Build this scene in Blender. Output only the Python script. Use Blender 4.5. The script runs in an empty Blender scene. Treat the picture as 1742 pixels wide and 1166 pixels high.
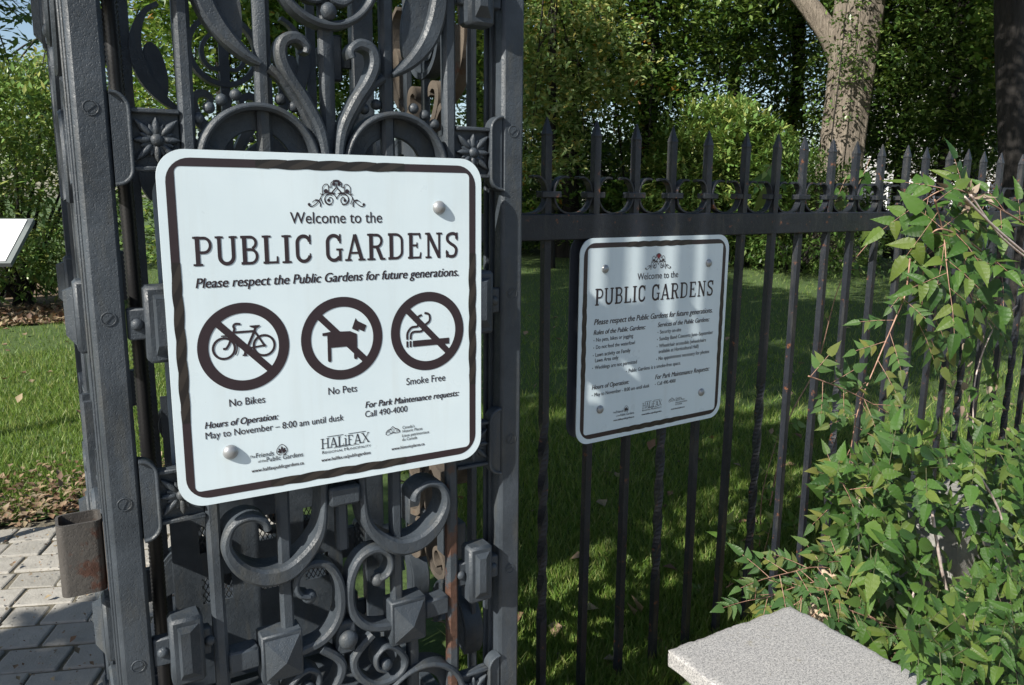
import bpy, bmesh, math, random
import numpy as np
from mathutils import Vector, Matrix, Euler

S = bpy.context.scene
COL = S.collection
R_ = math.radians
EYE = 1.55                                    # camera height above the ground

# ------------------------------------------------------------------ camera
cam_d = bpy.data.cameras.new("camera")
cam = bpy.data.objects.new("camera", cam_d); COL.objects.link(cam)
cam_d.sensor_width = 36.0; cam_d.lens = 27.8
cam_d.clip_start = 0.02; cam_d.clip_end = 500
YAW, PIT, ROL = R_(30.56), R_(10.45), R_(0.477)
fw = Vector((math.sin(YAW)*math.cos(PIT), math.cos(YAW)*math.cos(PIT), -math.sin(PIT)))
rt = Vector((math.cos(YAW), -math.sin(YAW), 0)); up = rt.cross(fw)
r2 = rt*math.cos(ROL)+up*math.sin(ROL); u2 = up*math.cos(ROL)-rt*math.sin(ROL)
cam.matrix_world = Matrix(((r2.x, u2.x, -fw.x, 0), (r2.y, u2.y, -fw.y, 0), (r2.z, u2.z, -fw.z, EYE), (0, 0, 0, 1)))
S.camera = cam

# ------------------------------------------------------------------ light
SUN_EL = R_(35.5); SUN_TRAVEL = R_(18.0)      # light travels +x, a little +y
to_sun = Vector((-math.cos(SUN_TRAVEL)*math.cos(SUN_EL), -math.sin(SUN_TRAVEL)*math.cos(SUN_EL), math.sin(SUN_EL)))
w = bpy.data.worlds.new("World"); S.world = w; w.use_nodes = True
nt = w.node_tree; nt.nodes.clear()
sky = nt.nodes.new('ShaderNodeTexSky'); sky.sky_type = 'NISHITA'; sky.sun_disc = False
sky.sun_elevation = SUN_EL; sky.sun_rotation = math.atan2(to_sun.x, to_sun.y)
sky.air_density = 1.0; sky.dust_density = 1.0
bg = nt.nodes.new('ShaderNodeBackground'); bg.inputs[1].default_value = 0.078
wo = nt.nodes.new('ShaderNodeOutputWorld')
nt.links.new(sky.outputs[0], bg.inputs[0]); nt.links.new(bg.outputs[0], wo.inputs[0])
sl = bpy.data.lights.new("sun", 'SUN'); sl.energy = 5.0; sl.angle = R_(0.5); sl.color = (1.0, 0.95, 0.86)
sun = bpy.data.objects.new("sun", sl); COL.objects.link(sun)
sun.rotation_euler = to_sun.to_track_quat('Z', 'Y').to_euler()
S.view_settings.view_transform = 'Standard'; S.view_settings.look = 'None'
S.view_settings.exposure = 0.92; S.view_settings.gamma = 1.0
S.render.engine = 'CYCLES'
S.cycles.max_bounces = 6; S.cycles.transparent_max_bounces = 8

# ------------------------------------------------------------------ materials
def newmat(name):
    m = bpy.data.materials.new(name); m.use_nodes = True
    t = m.node_tree; b = t.nodes['Principled BSDF']
    return m, t, b
def N(t, kind, **kw):
    n = t.nodes.new(kind)
    for k, v in kw.items():
        if isinstance(v, (list, tuple)) and k.startswith('i_'): n.inputs[k[2:].replace('_', ' ')].default_value = v
        elif k.startswith('i_'): n.inputs[k[2:].replace('_', ' ')].default_value = v
        else: setattr(n, k, v)
    return n
def ramp(t, fac, stops):
    r = t.nodes.new('ShaderNodeValToRGB'); e = r.color_ramp.elements
    while len(e) < len(stops): e.new(0.5)
    for el, (p, c) in zip(e, stops): el.position = p; el.color = (c[0], c[1], c[2], 1)
    t.links.new(fac, r.inputs[0]); return r.outputs[0]
def objco(t): return t.nodes.new('ShaderNodeTexCoord').outputs['Object']
def geo(t): return t.nodes.new('ShaderNodeNewGeometry')
def noise(t, scale, detail=4, rough=0.55, vec=None, dist=0.0):
    n = N(t, 'ShaderNodeTexNoise', i_Scale=scale, i_Detail=detail, i_Roughness=rough, i_Distortion=dist)
    t.links.new(vec if vec is not None else geo(t).outputs['Position'], n.inputs['Vector']); return n.outputs['Fac']
def bump(t, b, h, strength, dist=0.01):
    n = N(t, 'ShaderNodeBump', i_Strength=strength, i_Distance=dist)
    t.links.new(h, n.inputs['Height']); t.links.new(n.outputs[0], b.inputs['Normal']); return n
def mixc(t, fac, a, b_):
    m = t.nodes.new('ShaderNodeMix'); m.data_type = 'RGBA'
    for sock, v in ((m.inputs[0], fac), (m.inputs[6], a), (m.inputs[7], b_)):
        if isinstance(v, (int, float)): sock.default_value = v
        elif isinstance(v, tuple): sock.default_value = (*v, 1)
        else: t.links.new(v, sock)
    return m.outputs[2]
def addv(t, a, b_, op='ADD', k=None):
    m = t.nodes.new('ShaderNodeMath'); m.operation = op
    for i, v in enumerate((a, b_)):
        if isinstance(v, (int, float)): m.inputs[i].default_value = v
        else: t.links.new(v, m.inputs[i])
    return m.outputs[0]

def iron(name, base, lightc, rust_amt=0.0, rough=0.5, rustc=(0.16, 0.065, 0.032), bscale=420, bstr=0.42, zmax=None, rsc=13, wear=0):
    m, t, b = newmat(name)
    big = noise(t, 9, 4); fine = ramp(t, noise(t, bscale*.8, 2, 0.5), [(0.30, (0, 0, 0)), (0.46, (1, 1, 1))]); mid = noise(t, 75, 4)
    c = ramp(t, big, [(0.3, base), (0.75, lightc)])
    r = ramp(t, noise(t, rsc, 6, 0.65), [(0.66-rust_amt*0.5, (0, 0, 0)), (0.72-rust_amt*0.5, (1, 1, 1))])
    rc = ramp(t, mid, [(0.3, tuple(x*0.6 for x in rustc)), (0.7, rustc)])
    if zmax:
        sp = t.nodes.new('ShaderNodeSeparateXYZ'); t.links.new(geo(t).outputs['Position'], sp.inputs[0])
        r = mixc(t, ramp(t, addv(t, sp.outputs[2], 0.5, 'MULTIPLY'), [(zmax*.5-.03, (0, 0, 0)), (zmax*.5+.03, (1, 1, 1))]), r, (0, 0, 0))
    if rust_amt > 0: c = mixc(t, r, c, rc)
    if wear:
        mp = t.nodes.new('ShaderNodeMapping'); mp.inputs['Scale'].default_value = (1, 1, 0.22); t.links.new(geo(t).outputs['Position'], mp.inputs[0])
        st = ramp(t, noise(t, 26, 5, 0.65, mp.outputs[0]), [(0.52, (0, 0, 0)), (0.72, (1, 1, 1))])
        c = mixc(t, addv(t, st, 0.45, 'MULTIPLY'), c, (0.070, 0.067, 0.055))
        sp = ramp(t, noise(t, 300, 2, 0.5), [(0.70, (0, 0, 0)), (0.74, (1, 1, 1))])
        c = mixc(t, addv(t, sp, 0.25, 'MULTIPLY'), c, tuple(x*2.2 for x in lightc))
    t.links.new(c, b.inputs['Base Color'])
    rr = ramp(t, mid, [(0.3, (rough-.1,)*3), (0.7, (rough+.12,)*3)]); t.links.new(rr, b.inputs['Roughness'])
    b.inputs['Specular IOR Level'].default_value = 0.4
    h = addv(t, addv(t, fine, 0.35, 'MULTIPLY'), addv(t, mid, 0.8, 'MULTIPLY'))
    bump(t, b, h, bstr, 0.004)
    return m
M = {}
M['iron'] = iron('painted_iron', (0.022, 0.028, 0.035), (0.050, 0.061, 0.074), 0.0, wear=1)
M['iron_rust'] = iron('rusting_iron', (0.029, 0.036, 0.043), (0.048, 0.058, 0.07), 0.36, rustc=(0.085, 0.043, 0.029), zmax=1.0)
M['iron_bare'] = iron('bare_rust', (0.05, 0.043, 0.037), (0.125, 0.10, 0.075), 0.06, 0.75)
M['fence'] = iron('black_iron', (0.0085, 0.0105, 0.015), (0.017, 0.020, 0.027), 0.09, 0.42, bstr=0.35, rsc=38, wear=1)
M['bracket'] = iron('worn_steel', (0.050, 0.046, 0.043), (0.088, 0.080, 0.072), 0.20, 0.42, rustc=(0.085, 0.042, 0.030))

def flat(name, c, rough=0.5, spec=0.5, metal=0.0):
    m, t, b = newmat(name)
    v = noise(t, 60, 3)
    t.links.new(ramp(t, v, [(0.3, tuple(x*0.93 for x in c)), (0.7, tuple(min(1, x*1.05) for x in c))]), b.inputs['Base Color'])
    b.inputs['Roughness'].default_value = rough; b.inputs['Metallic'].default_value = metal
    b.inputs['Specular IOR Level'].default_value = spec
    return m
def sign_white():
    m, t, b = newmat('sign_white')
    d = noise(t, 5, 5); sp = noise(t, 240, 2, 0.4)
    base = ramp(t, d, [(0.25, (0.55, 0.645, 0.69)), (0.7, (0.615, 0.705, 0.745))])
    specks = ramp(t, sp, [(0.78, (0, 0, 0)), (0.82, (1, 1, 1))])
    mp = t.nodes.new('ShaderNodeMapping'); mp.inputs['Scale'].default_value = (1, 1, 0.07); t.links.new(geo(t).outputs['Position'], mp.inputs[0])
    stk = ramp(t, noise(t, 34, 5, 0.6, mp.outputs[0]), [(0.50, (0, 0, 0)), (0.78, (1, 1, 1))])
    base = mixc(t, addv(t, stk, 0.16, 'MULTIPLY'), base, (0.42, 0.43, 0.40))
    t.links.new(mixc(t, addv(t, specks, 0.25, 'MULTIPLY'), base, (0.35, 0.33, 0.28)), b.inputs['Base Color'])
    t.links.new(ramp(t, noise(t, 11, 4), [(0.3, (0.24,)*3), (0.7, (0.42,)*3)]), b.inputs['Roughness'])
    b.inputs['Roughness'].default_value = 0.33; b.inputs['Specular IOR Level'].default_value = 0.5
    bump(t, b, noise(t, 700, 2), 0.06, 0.001)
    return m
M['sign'] = sign_white()
M['ink'] = flat('sign_ink', (0.026, 0.017, 0.022), 0.35)
M['ink_brown'] = flat('sign_brown', (0.026, 0.017, 0.021), 0.33)
M['ink_twist'] = flat('sign_twist', (0.014, 0.012, 0.012), 0.33)
M['ink_tan'] = flat('sign_twist_light', (0.030, 0.025, 0.022), 0.33)
M['ink_grey'] = flat('sign_small_ink', (0.03, 0.03, 0.037), 0.4)
M['ink_red'] = flat('sign_red', (0.20, 0.02, 0.03), 0.4)
M['alu'] = flat('aluminium', (0.30, 0.35, 0.40), 0.45, 0.5, 0.3)
M['rivet'] = flat('rivet_grey', (0.30, 0.31, 0.32), 0.4, 0.5, 0.55)
M['back_dark'] = flat('sign_back', (0.045, 0.05, 0.065), 0.5)
M['conduit'] = flat('black_conduit', (0.007, 0.007, 0.008), 0.4)
M['white_board'] = flat('white_board', (0.82, 0.83, 0.84), 0.3)
M['grey_frame'] = flat('grey_frame', (0.16, 0.18, 0.18), 0.5)

def leafmat(name, cols, trans=0.35, rough=0.5, tint=None, spec=0.35, veins=False):
    m, t, b = newmat(name)
    g = geo(t); rnd = g.outputs['Random Per Island']
    c = ramp(t, rnd, [(i/(len(cols)-1), cc) for i, cc in enumerate(cols)])
    if veins:
        tc = t.nodes.new('ShaderNodeUVMap').outputs[0]
        wv = N(t, 'ShaderNodeTexWave', wave_type='BANDS', bands_direction='X', i_Scale=3.2, i_Distortion=0.0)
        t.links.new(tc, wv.inputs['Vector'])
        lines = ramp(t, wv.outputs['Fac'], [(0.80, (0, 0, 0)), (0.98, (1, 1, 1))])
        c = mixc(t, addv(t, lines, 0.22, 'MULTIPLY'), c, (0.085, 0.17, 0.045))
        bump(t, b, wv.outputs['Fac'], 0.5, 0.002)
    t.links.new(c, b.inputs['Base Color']); b.inputs['Roughness'].default_value = rough
    b.inputs['Specular IOR Level'].default_value = spec
    tr = t.nodes.new('ShaderNodeBsdfTranslucent'); t.links.new(mixc(t, 0.5, c, tint or (0.22, 0.32, 0.03)), tr.inputs[0])
    mx = t.nodes.new('ShaderNodeMixShader'); mx.inputs[0].default_value = trans
    t.links.new(b.outputs[0], mx.inputs[1]); t.links.new(tr.outputs[0], mx.inputs[2])
    t.links.new(mx.outputs[0], t.nodes['Material Output'].inputs[0])
    return m
M['leaf_dark'] = leafmat('dark_leaf', [(0.022, 0.052, 0.012), (0.045, 0.095, 0.020), (0.08, 0.15, 0.032), (0.18, 0.24, 0.075)], 0.25, 0.36, spec=0.5)  # palest tint stands in for glossy glints on some leaves
M['leaf_mid'] = leafmat('mid_leaf', [(0.04, 0.095, 0.018), (0.075, 0.155, 0.028), (0.13, 0.23, 0.045), (0.28, 0.33, 0.085)], 0.35, 0.38, spec=0.5)  # last, brightest tint paints specular glints into the leaf colour
M['leaf_light'] = leafmat('light_leaf', [(0.10, 0.18, 0.055), (0.18, 0.27, 0.10), (0.30, 0.37, 0.16), (0.38, 0.31, 0.08)], 0.35, 0.4, spec=0.5)
M['leaf_rhodo'] = leafmat('rhodo_leaf', [(0.07, 0.14, 0.035), (0.11, 0.20, 0.05), (0.16, 0.25, 0.065), (0.27, 0.28, 0.08)], 0.2, 0.38, spec=0.5)
M['leaf_autumn'] = leafmat('autumn_leaf', [(0.10, 0.10, 0.02), (0.28, 0.18, 0.03), (0.32, 0.13, 0.03), (0.14, 0.14, 0.03)], 0.35, tint=(0.4, 0.25, 0.03))
M['leaf_vine'] = leafmat('bramble_leaf', [(0.018, 0.055, 0.012), (0.040, 0.100, 0.018), (0.054, 0.125, 0.022), (0.075, 0.145, 0.026), (0.13, 0.17, 0.034)], 0.28, 0.42, spec=0.45, veins=True)
M['leaf_small'] = leafmat('small_leaf', [(0.04, 0.095, 0.03), (0.06, 0.125, 0.035), (0.08, 0.15, 0.045), (0.16, 0.16, 0.04)], 0.3, 0.4, veins=True)
M['leaf_dry'] = leafmat('dry_leaf', [(0.22, 0.17, 0.12), (0.30, 0.25, 0.19), (0.16, 0.11, 0.08)], 0.1, 0.7, tint=(0.3, 0.2, 0.1))
M['litter'] = leafmat('litter', [(0.08, 0.045, 0.03), (0.17, 0.10, 0.06), (0.24, 0.17, 0.11), (0.15, 0.125, 0.09), (0.30, 0.23, 0.13)], 0.1, 0.7, tint=(0.3, 0.15, 0.05))
M['grass'] = leafmat('grass_blade', [(0.060, 0.125, 0.020), (0.10, 0.18, 0.028), (0.15, 0.225, 0.04), (0.24, 0.25, 0.09)], 0.35, 0.5)

def stemmat(name, c1, c2, scale=60):
    m, t, b = newmat(name); t.links.new(ramp(t, noise(t, scale, 3), [(0.35, c1), (0.7, c2)]), b.inputs['Base Color'])
    b.inputs['Roughness'].default_value = 0.6; return m
M['cane'] = stemmat('red_cane', (0.20, 0.10, 0.07), (0.38, 0.24, 0.17))
M['stalk'] = stemmat('green_stalk', (0.05, 0.06, 0.025), (0.10, 0.09, 0.04))
M['cane_pale'] = stemmat('pale_cane', (0.34, 0.27, 0.24), (0.55, 0.47, 0.44))
M['cane_purple'] = stemmat('purple_cane', (0.16, 0.05, 0.06), (0.34, 0.18, 0.20))

def barkmat(name, c1, c2, sc=6.0, disp=0.8):
    m, t, b = newmat(name)
    mp = t.nodes.new('ShaderNodeMapping'); mp.inputs['Scale'].default_value = (1, 1, 0.13)
    t.links.new(objco(t), mp.inputs[0])
    n1 = noise(t, sc, 6, 0.65, mp.outputs[0], 0.6); n2 = noise(t, sc*4, 4, 0.6, mp.outputs[0])
    h = addv(t, n1, addv(t, n2, 0.4, 'MULTIPLY'))
    t.links.new(ramp(t, h, [(0.45, tuple(x*0.45 for x in c1)), (0.62, c1), (0.9, c2)]), b.inputs['Base Color'])
    b.inputs['Roughness'].default_value = 0.85; bump(t, b, h, disp, 0.08); return m
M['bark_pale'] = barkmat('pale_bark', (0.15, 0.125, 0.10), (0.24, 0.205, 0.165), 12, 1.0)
M['bark_dark'] = barkmat('dark_bark', (0.011, 0.009, 0.008), (0.019, 0.016, 0.014), 14)  # tone lowered to stand in for shade on the leaning trunk

def granite():
    m, t, b = newmat('granite')
    n1 = noise(t, 270, 2, 0.7); n2 = noise(t, 110, 3, 0.6); n3 = noise(t, 7, 3)
    c = ramp(t, addv(t, n1, addv(t, n2, 0.45, 'MULTIPLY')), [(0.54, (0.06, 0.06, 0.065)), (0.63, (0.18, 0.18, 0.19)), (0.76, (0.30, 0.30, 0.30)), (0.92, (0.43, 0.42, 0.41))])
    c = mixc(t, addv(t, n3, 0.25, 'MULTIPLY'), c, (0.30, 0.28, 0.25))
    li = ramp(t, noise(t, 24, 5, 0.7), [(0.62, (0, 0, 0)), (0.70, (1, 1, 1))])
    c = mixc(t, addv(t, li, 0.45, 'MULTIPLY'), c, (0.20, 0.18, 0.12))
    t.links.new(c, b.inputs['Base Color']); b.inputs['Roughness'].default_value = 0.6
    bump(t, b, n1, 0.25, 0.002); return m
M['granite'] = granite()
def rough_stone(name, c1, c2):
    m, t, b = newmat(name); n1 = noise(t, 12, 6, 0.65); n2 = noise(t, 90, 3)
    t.links.new(ramp(t, n1, [(0.3, c1), (0.7, c2)]), b.inputs['Base Color']); b.inputs['Roughness'].default_value = 0.85
    bump(t, b, addv(t, n1, addv(t, n2, 0.3, 'MULTIPLY')), 0.6, 0.02); return m
M['sandstone'] = rough_stone('sandstone', (0.30, 0.23, 0.16), (0.46, 0.37, 0.27))
M['greystone'] = rough_stone('greystone', (0.16, 0.16, 0.15), (0.30, 0.29, 0.27))
M['paver'] = leafmat('paver', [(0.19, 0.185, 0.175), (0.23, 0.22, 0.205), (0.26, 0.25, 0.24)], 0.0, 0.8)
def paver():
    m, t, b = newmat('paver_stone'); rnd = geo(t).outputs['Random Per Island']
    n1 = noise(t, 14, 5, 0.6); n2 = noise(t, 150, 3, 0.6)
    c = ramp(t, rnd, [(0, (0.215, 0.205, 0.182)), (0.5, (0.26, 0.248, 0.222)), (1, (0.31, 0.295, 0.265))])
    c = mixc(t, ramp(t, n1, [(0.45, (0, 0, 0)), (0.75, (0.5, 0.5, 0.5))]), c, (0.16, 0.15, 0.125))
    c = mixc(t, addv(t, n2, 0.3, 'MULTIPLY'), c, (0.36, 0.35, 0.33))
    t.links.new(c, b.inputs['Base Color']); b.inputs['Roughness'].default_value = 0.8
    bump(t, b, addv(t, n1, addv(t, n2, 0.35, 'MULTIPLY')), 0.5, 0.012); return m
M['paver'] = paver()
def soil(name, c1, c2, c3, sc=8, big=0.6):
    m, t, b = newmat(name); n1 = noise(t, sc, 8, 0.7); n2 = noise(t, big, 3)
    c = ramp(t, n1, [(0.3, c1), (0.55, c2), (0.8, c3)])
    t.links.new(mixc(t, addv(t, n2, 0.5, 'MULTIPLY'), c, c1), b.inputs['Base Color']); b.inputs['Roughness'].default_value = 0.95
    bump(t, b, n1, 0.7, 0.03); return m
M['joint'] = soil('joint_dirt', (0.09, 0.08, 0.055), (0.17, 0.15, 0.11), (0.25, 0.22, 0.17), 60)
M['soil'] = soil('mulch', (0.09, 0.06, 0.04), (0.20, 0.14, 0.09), (0.34, 0.26, 0.18), 18)
M['lawn'] = soil('lawn_turf', (0.030, 0.058, 0.012), (0.060, 0.105, 0.018), (0.11, 0.14, 0.035), 22)

# ------------------------------------------------------------------ mesh helpers
class MB:
    def __init__(s): s.v = []; s.f = []
    def add(s, vs, fs):
        o = len(s.v); s.v += [tuple(p) for p in vs]; s.f += [tuple(i+o for i in f) for f in fs]; return s
    def bm(s, b):
        b.verts.index_update(); vs = [v.co[:] for v in b.verts]; fs = [[v.index for v in f.verts] for f in b.faces]
        b.free(); return s.add(vs, fs)
    def box(s, x0, x1, y0, y1, z0, z1, c=0.0, seg=1):
        b = bmesh.new(); bmesh.ops.create_cube(b, size=1)
        for v in b.verts:
            v.co = Vector(((x0+x1)/2+v.co.x*(x1-x0), (y0+y1)/2+v.co.y*(y1-y0), (z0+z1)/2+v.co.z*(z1-z0)))
        if c > 0: bmesh.ops.bevel(b, geom=b.edges[:], offset=c, segments=seg, affect='EDGES', profile=0.5)
        return s.bm(b)
    def ball(s, c, r, sub=2):
        b = bmesh.new(); bmesh.ops.create_icosphere(b, subdivisions=sub, radius=1)
        rr = r if isinstance(r, (tuple, list)) else (r, r, r)
        for v in b.verts: v.co = Vector((c[0]+v.co.x*rr[0], c[1]+v.co.y*rr[1], c[2]+v.co.z*rr[2]))
        return s.bm(b)
    def tube(s, pts, rad, n=8, cap=True):
        pts = [Vector(p) for p in pts]; rings = []
        rad = rad if isinstance(rad, (list, tuple)) else [rad]*len(pts)
        prev = None; vs = []; fs = []
        for i, p in enumerate(pts):
            d = (pts[min(i+1, len(pts)-1)]-pts[max(i-1, 0)]).normalized()
            if prev is None:
                a = d.orthogonal().normalized()
            else:
                a = (prev-d*prev.dot(d)); a = a.normalized() if a.length > 1e-6 else d.orthogonal().normalized()
            prev = a; b_ = d.cross(a)
            for k in range(n):
                th = 2*math.pi*k/n; vs.append(p+(a*math.cos(th)+b_*math.sin(th))*rad[i])
        for i in range(len(pts)-1):
            for k in range(n):
                k2 = (k+1) % n; fs.append((i*n+k, i*n+k2, (i+1)*n+k2, (i+1)*n+k))
        if cap: fs.append(tuple(range(n-1, -1, -1))); fs.append(tuple((len(pts)-1)*n+k for k in range(n)))
        return s.add(vs, fs)
    def ribbon(s, pts, wid, y0, y1, c=0.003):
        """flat bar bent in the XZ plane: pts (x,z), wid in-plane width, from depth y0 (front) to y1"""
        n = len(pts); P = [Vector((p[0], p[1])) for p in pts]
        W = wid if isinstance(wid, (list, tuple)) else [wid]*n
        vs = []; fs = []
        for i in range(n):
            d = (P[min(i+1, n-1)]-P[max(i-1, 0)]).normalized(); nn = Vector((-d.y, d.x)); h = W[i]/2; cc = min(c, h*0.8)
            for off, y in ((-h, y1), (-h, y0+cc), (-h+cc, y0), (h-cc, y0), (h, y0+cc), (h, y1)):
                q = P[i]+nn*off; vs.append((q.x, y, q.y))
        for i in range(n-1):
            for k in range(6):
                k2 = (k+1) % 6; fs.append((i*6+k, i*6+k2, (i+1)*6+k2, (i+1)*6+k))
        fs.append((5, 4, 3, 2, 1, 0)); fs.append(tuple((n-1)*6+k for k in range(6)))
        return s.add(vs, fs)
    def prism(s, poly, y0, y1):
        n = len(poly); vs = [(p[0], y0, p[1]) for p in poly]+[(p[0], y1, p[1]) for p in poly]
        fs = [tuple(range(n)), tuple(range(2*n-1, n-1, -1))]+[(i, i+n, (i+1) % n+n, (i+1) % n) for i in range(n)]
        return s.add(vs, fs)
    def build(s, name, mat, parent=None, smooth=False, loc=None):
        me = bpy.data.meshes.new(name); me.from_pydata(s.v, [], s.f)
        b = bmesh.new(); b.from_mesh(me); bmesh.ops.recalc_face_normals(b, faces=b.faces[:]); b.to_mesh(me); b.free()
        if smooth:
            me.polygons.foreach_set('use_smooth', [True]*len(me.polygons))
            if smooth == 'auto':
                try: me.set_sharp_from_angle(angle=R_(40))
                except Exception: pass
        me.materials.append(mat); o = bpy.data.objects.new(name, me); COL.objects.link(o)
        if parent is not None: o.parent = parent
        if loc: o.location = loc
        return o
def empty(name, loc=(0, 0, 0), rz=0.0):
    o = bpy.data.objects.new(name, None); COL.objects.link(o); o.location = loc; o.rotation_euler = (0, 0, rz); o.empty_display_size = 0.1; return o
def tag(o, label=None, cat=None, group=None, kind=None):
    if label: o['label'] = label
    if cat: o['category'] = cat
    if group: o['group'] = group
    if kind: o['kind'] = kind
    return o
def crom(pts, n=8, closed=False):
    P = [Vector(p) for p in pts]; out = []; m = len(P)
    rng = range(m) if closed else range(m-1)
    for i in rng:
        g = (lambda k: P[k % m]) if closed else (lambda k: P[min(max(k, 0), m-1)])
        p0, p1, p2, p3 = g(i-1), g(i), g(i+1), g(i+2)
        for j in range(n):
            t = j/n
            out.append(0.5*((2*p1)+(-p0+p2)*t+(2*p0-5*p1+4*p2-p3)*t*t+(-p0+3*p1-3*p2+p3)*t**3))
    if not closed: out.append(P[-1].copy())
    return [tuple(p) for p in out]
def np_mesh(name, V, F, mat, parent=None, uv=None, smooth=False):
    """V (n,3) float, F (m,k) int: fast build"""
    me = bpy.data.meshes.new(name); k = F.shape[1]
    me.vertices.add(len(V)); me.vertices.foreach_set('co', np.ascontiguousarray(V, dtype=np.float32).ravel())
    me.loops.add(F.size); me.loops.foreach_set('vertex_index', np.ascontiguousarray(F, dtype=np.int32).ravel())
    me.polygons.add(len(F)); me.polygons.foreach_set('loop_start', np.arange(0, F.size, k, dtype=np.int32))
    if uv is not None:
        l = me.uv_layers.new(name='UVMap'); l.data.foreach_set('uv', np.ascontiguousarray(uv[F.ravel()], dtype=np.float32).ravel())
    me.update(calc_edges=True); me.validate()
    if smooth: me.polygons.foreach_set('use_smooth', [True]*len(me.polygons))
    me.materials.append(mat); o = bpy.data.objects.new(name, me); COL.objects.link(o)
    if parent is not None: o.parent = parent
    return o

# ------------------------------------------------------------------ ground
def sheet(name, x0, x1, y0, y1, z, mat, nx=2, ny=2):
    mb = MB(); vs = [(x0+(x1-x0)*i/(nx-1), y0+(y1-y0)*j/(ny-1), z) for j in range(ny) for i in range(nx)]
    mb.add(vs, [(j*nx+i, j*nx+i+1, (j+1)*nx+i+1, (j+1)*nx+i) for j in range(ny-1) for i in range(nx-1)])
    return mb.build(name, mat)
tag(sheet('lawn', -200, 260, 4.25, 300, 0.0, M['lawn']), kind='structure')
tag(sheet('lawn_strip', 0.95, 260, 1.66, 4.25, 0.0, M['lawn']), kind='structure')
tag(sheet('ground', -200, 260, -200, 320, -0.03, M['joint']), kind='structure')
tag(sheet('path_bed', -3.4, 4.7, -1.7, 4.245, -0.007, M['joint']), kind='structure')
tag(sheet('planting_bed', 1.30, 12, .1, 1.655, .004, M['soil']), kind='structure')
rng = np.random.default_rng(5)
random.seed(5)
# stone setts of the path
def pavement():
    mb = MB(); a = R_(-21); ca, sa = math.cos(a), math.sin(a)
    row = 0; pv = -4.6
    while pv < 4.2:
        dh = 0.155*random.uniform(0.96, 1.04); pu = -4.2+(0.14 if row % 2 else 0)+random.uniform(-.03, .03)
        while pu < 3.6:
            L = random.choice((0.14, 0.17, 0.22, 0.19)); cx, cy = pu+L/2, pv+dh/2
            wx, wy = cx*ca-cy*sa, cx*sa+cy*ca+1.2
            if -3.2 < wx < 0.93 and -1.6 < wy < 4.17 or (0.9 <= wx < 1.27 and -1.6 < wy < 1.0):
                n0 = len(mb.v); h = random.uniform(-.004, .004)
                g = 0.011
                b = bmesh.new(); bmesh.ops.create_cube(b, size=1)
                tl = (random.uniform(-.008, .008), random.uniform(-.008, .008))
                for v in b.verts:
                    lx, ly = v.co.x*(L-g)+random.uniform(-.006, .006), v.co.y*(dh-g)+random.uniform(-.006, .006)
                    X, Y = cx+lx, cy+ly
                    v.co = Vector((X*ca-Y*sa, X*sa+Y*ca+1.2, (0.0 if v.co.z > 0 else -0.07)+h+lx*tl[0]+ly*tl[1]))
                bmesh.ops.bevel(b, geom=b.edges[:], offset=0.008, segments=2, affect='EDGES', profile=0.5)
                mb.bm(b)
            pu += L
        pv += dh; row += 1
    return tag(mb.build('pavement', M['paver']), kind='structure')
pavement()

# ------------------------------------------------------------------ leaves, trees
def unit_rand(n):
    v = rng.normal(size=(n, 3)); return v/np.linalg.norm(v, axis=1)[:, None]
def leaf_quads(P, size, aspect=0.5, updir=0.6, fold=0.25, droop=0.0, outward=None):
    """P (n,3) leaf bases; two triangles folded along the midrib; returns V,F"""
    n = len(P); d = unit_rand(n); d[:, 2] = d[:, 2]*0.6-droop
    if outward is not None: d += outward*0.9
    d /= np.linalg.norm(d, axis=1)[:, None]
    up = unit_rand(n)*(1-updir)+np.array([0, 0, updir]); s = np.cross(d, up); s /= (np.linalg.norm(s, axis=1)[:, None]+1e-9)
    nn = np.cross(s, d); L = (size*rng.uniform(0.6, 1.25, n))[:, None]; Wd = L*aspect*0.5
    V = np.empty((n, 4, 3)); V[:, 0] = P; V[:, 2] = P+d*L
    mid = P+d*L*0.45
    V[:, 1] = mid+s*Wd+nn*Wd*fold; V[:, 3] = mid-s*Wd+nn*Wd*fold
    b = (np.arange(n)*4)[:, None]
    F = np.concatenate([b+np.array([0, 1, 2]), b+np.array([0, 2, 3])])
    return V.reshape(-1, 3), F
def crown_points(blobs, nclump, per, rclump, shell=0.5, holes=True):
    """blobs [(cx,cy,cz,rx,ry,rz)]: leaf clumps spread through ellipsoids"""
    vol = np.array([b[3]*b[4]*b[5] for b in blobs])**0.67; pick = rng.choice(len(blobs), nclump, p=vol/vol.sum())
    B = np.array(blobs)[pick]; r = rng.uniform(0, 1, nclump)**(1/3)*(1-shell)+shell*rng.uniform(0.75, 1.05, nclump)
    C = B[:, :3]+unit_rand(nclump)*r[:, None]*B[:, 3:]
    C = C[C[:, 2] > 0.15]
    rad = rclump*rng.uniform(0.5, 1.3, len(C))
    idx = np.repeat(np.arange(len(C)), per)
    off = unit_rand(len(idx))*(rng.uniform(0, 1, len(idx))**0.5)[:, None]*np.array([1, 1, 0.55])
    P = C[idx]+off*rad[idx][:, None]
    P[:, 2] -= 0.25*rad[idx]*(off[:, 0]**2+off[:, 1]**2)
    return P[P[:, 2] > 0.03], C
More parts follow.
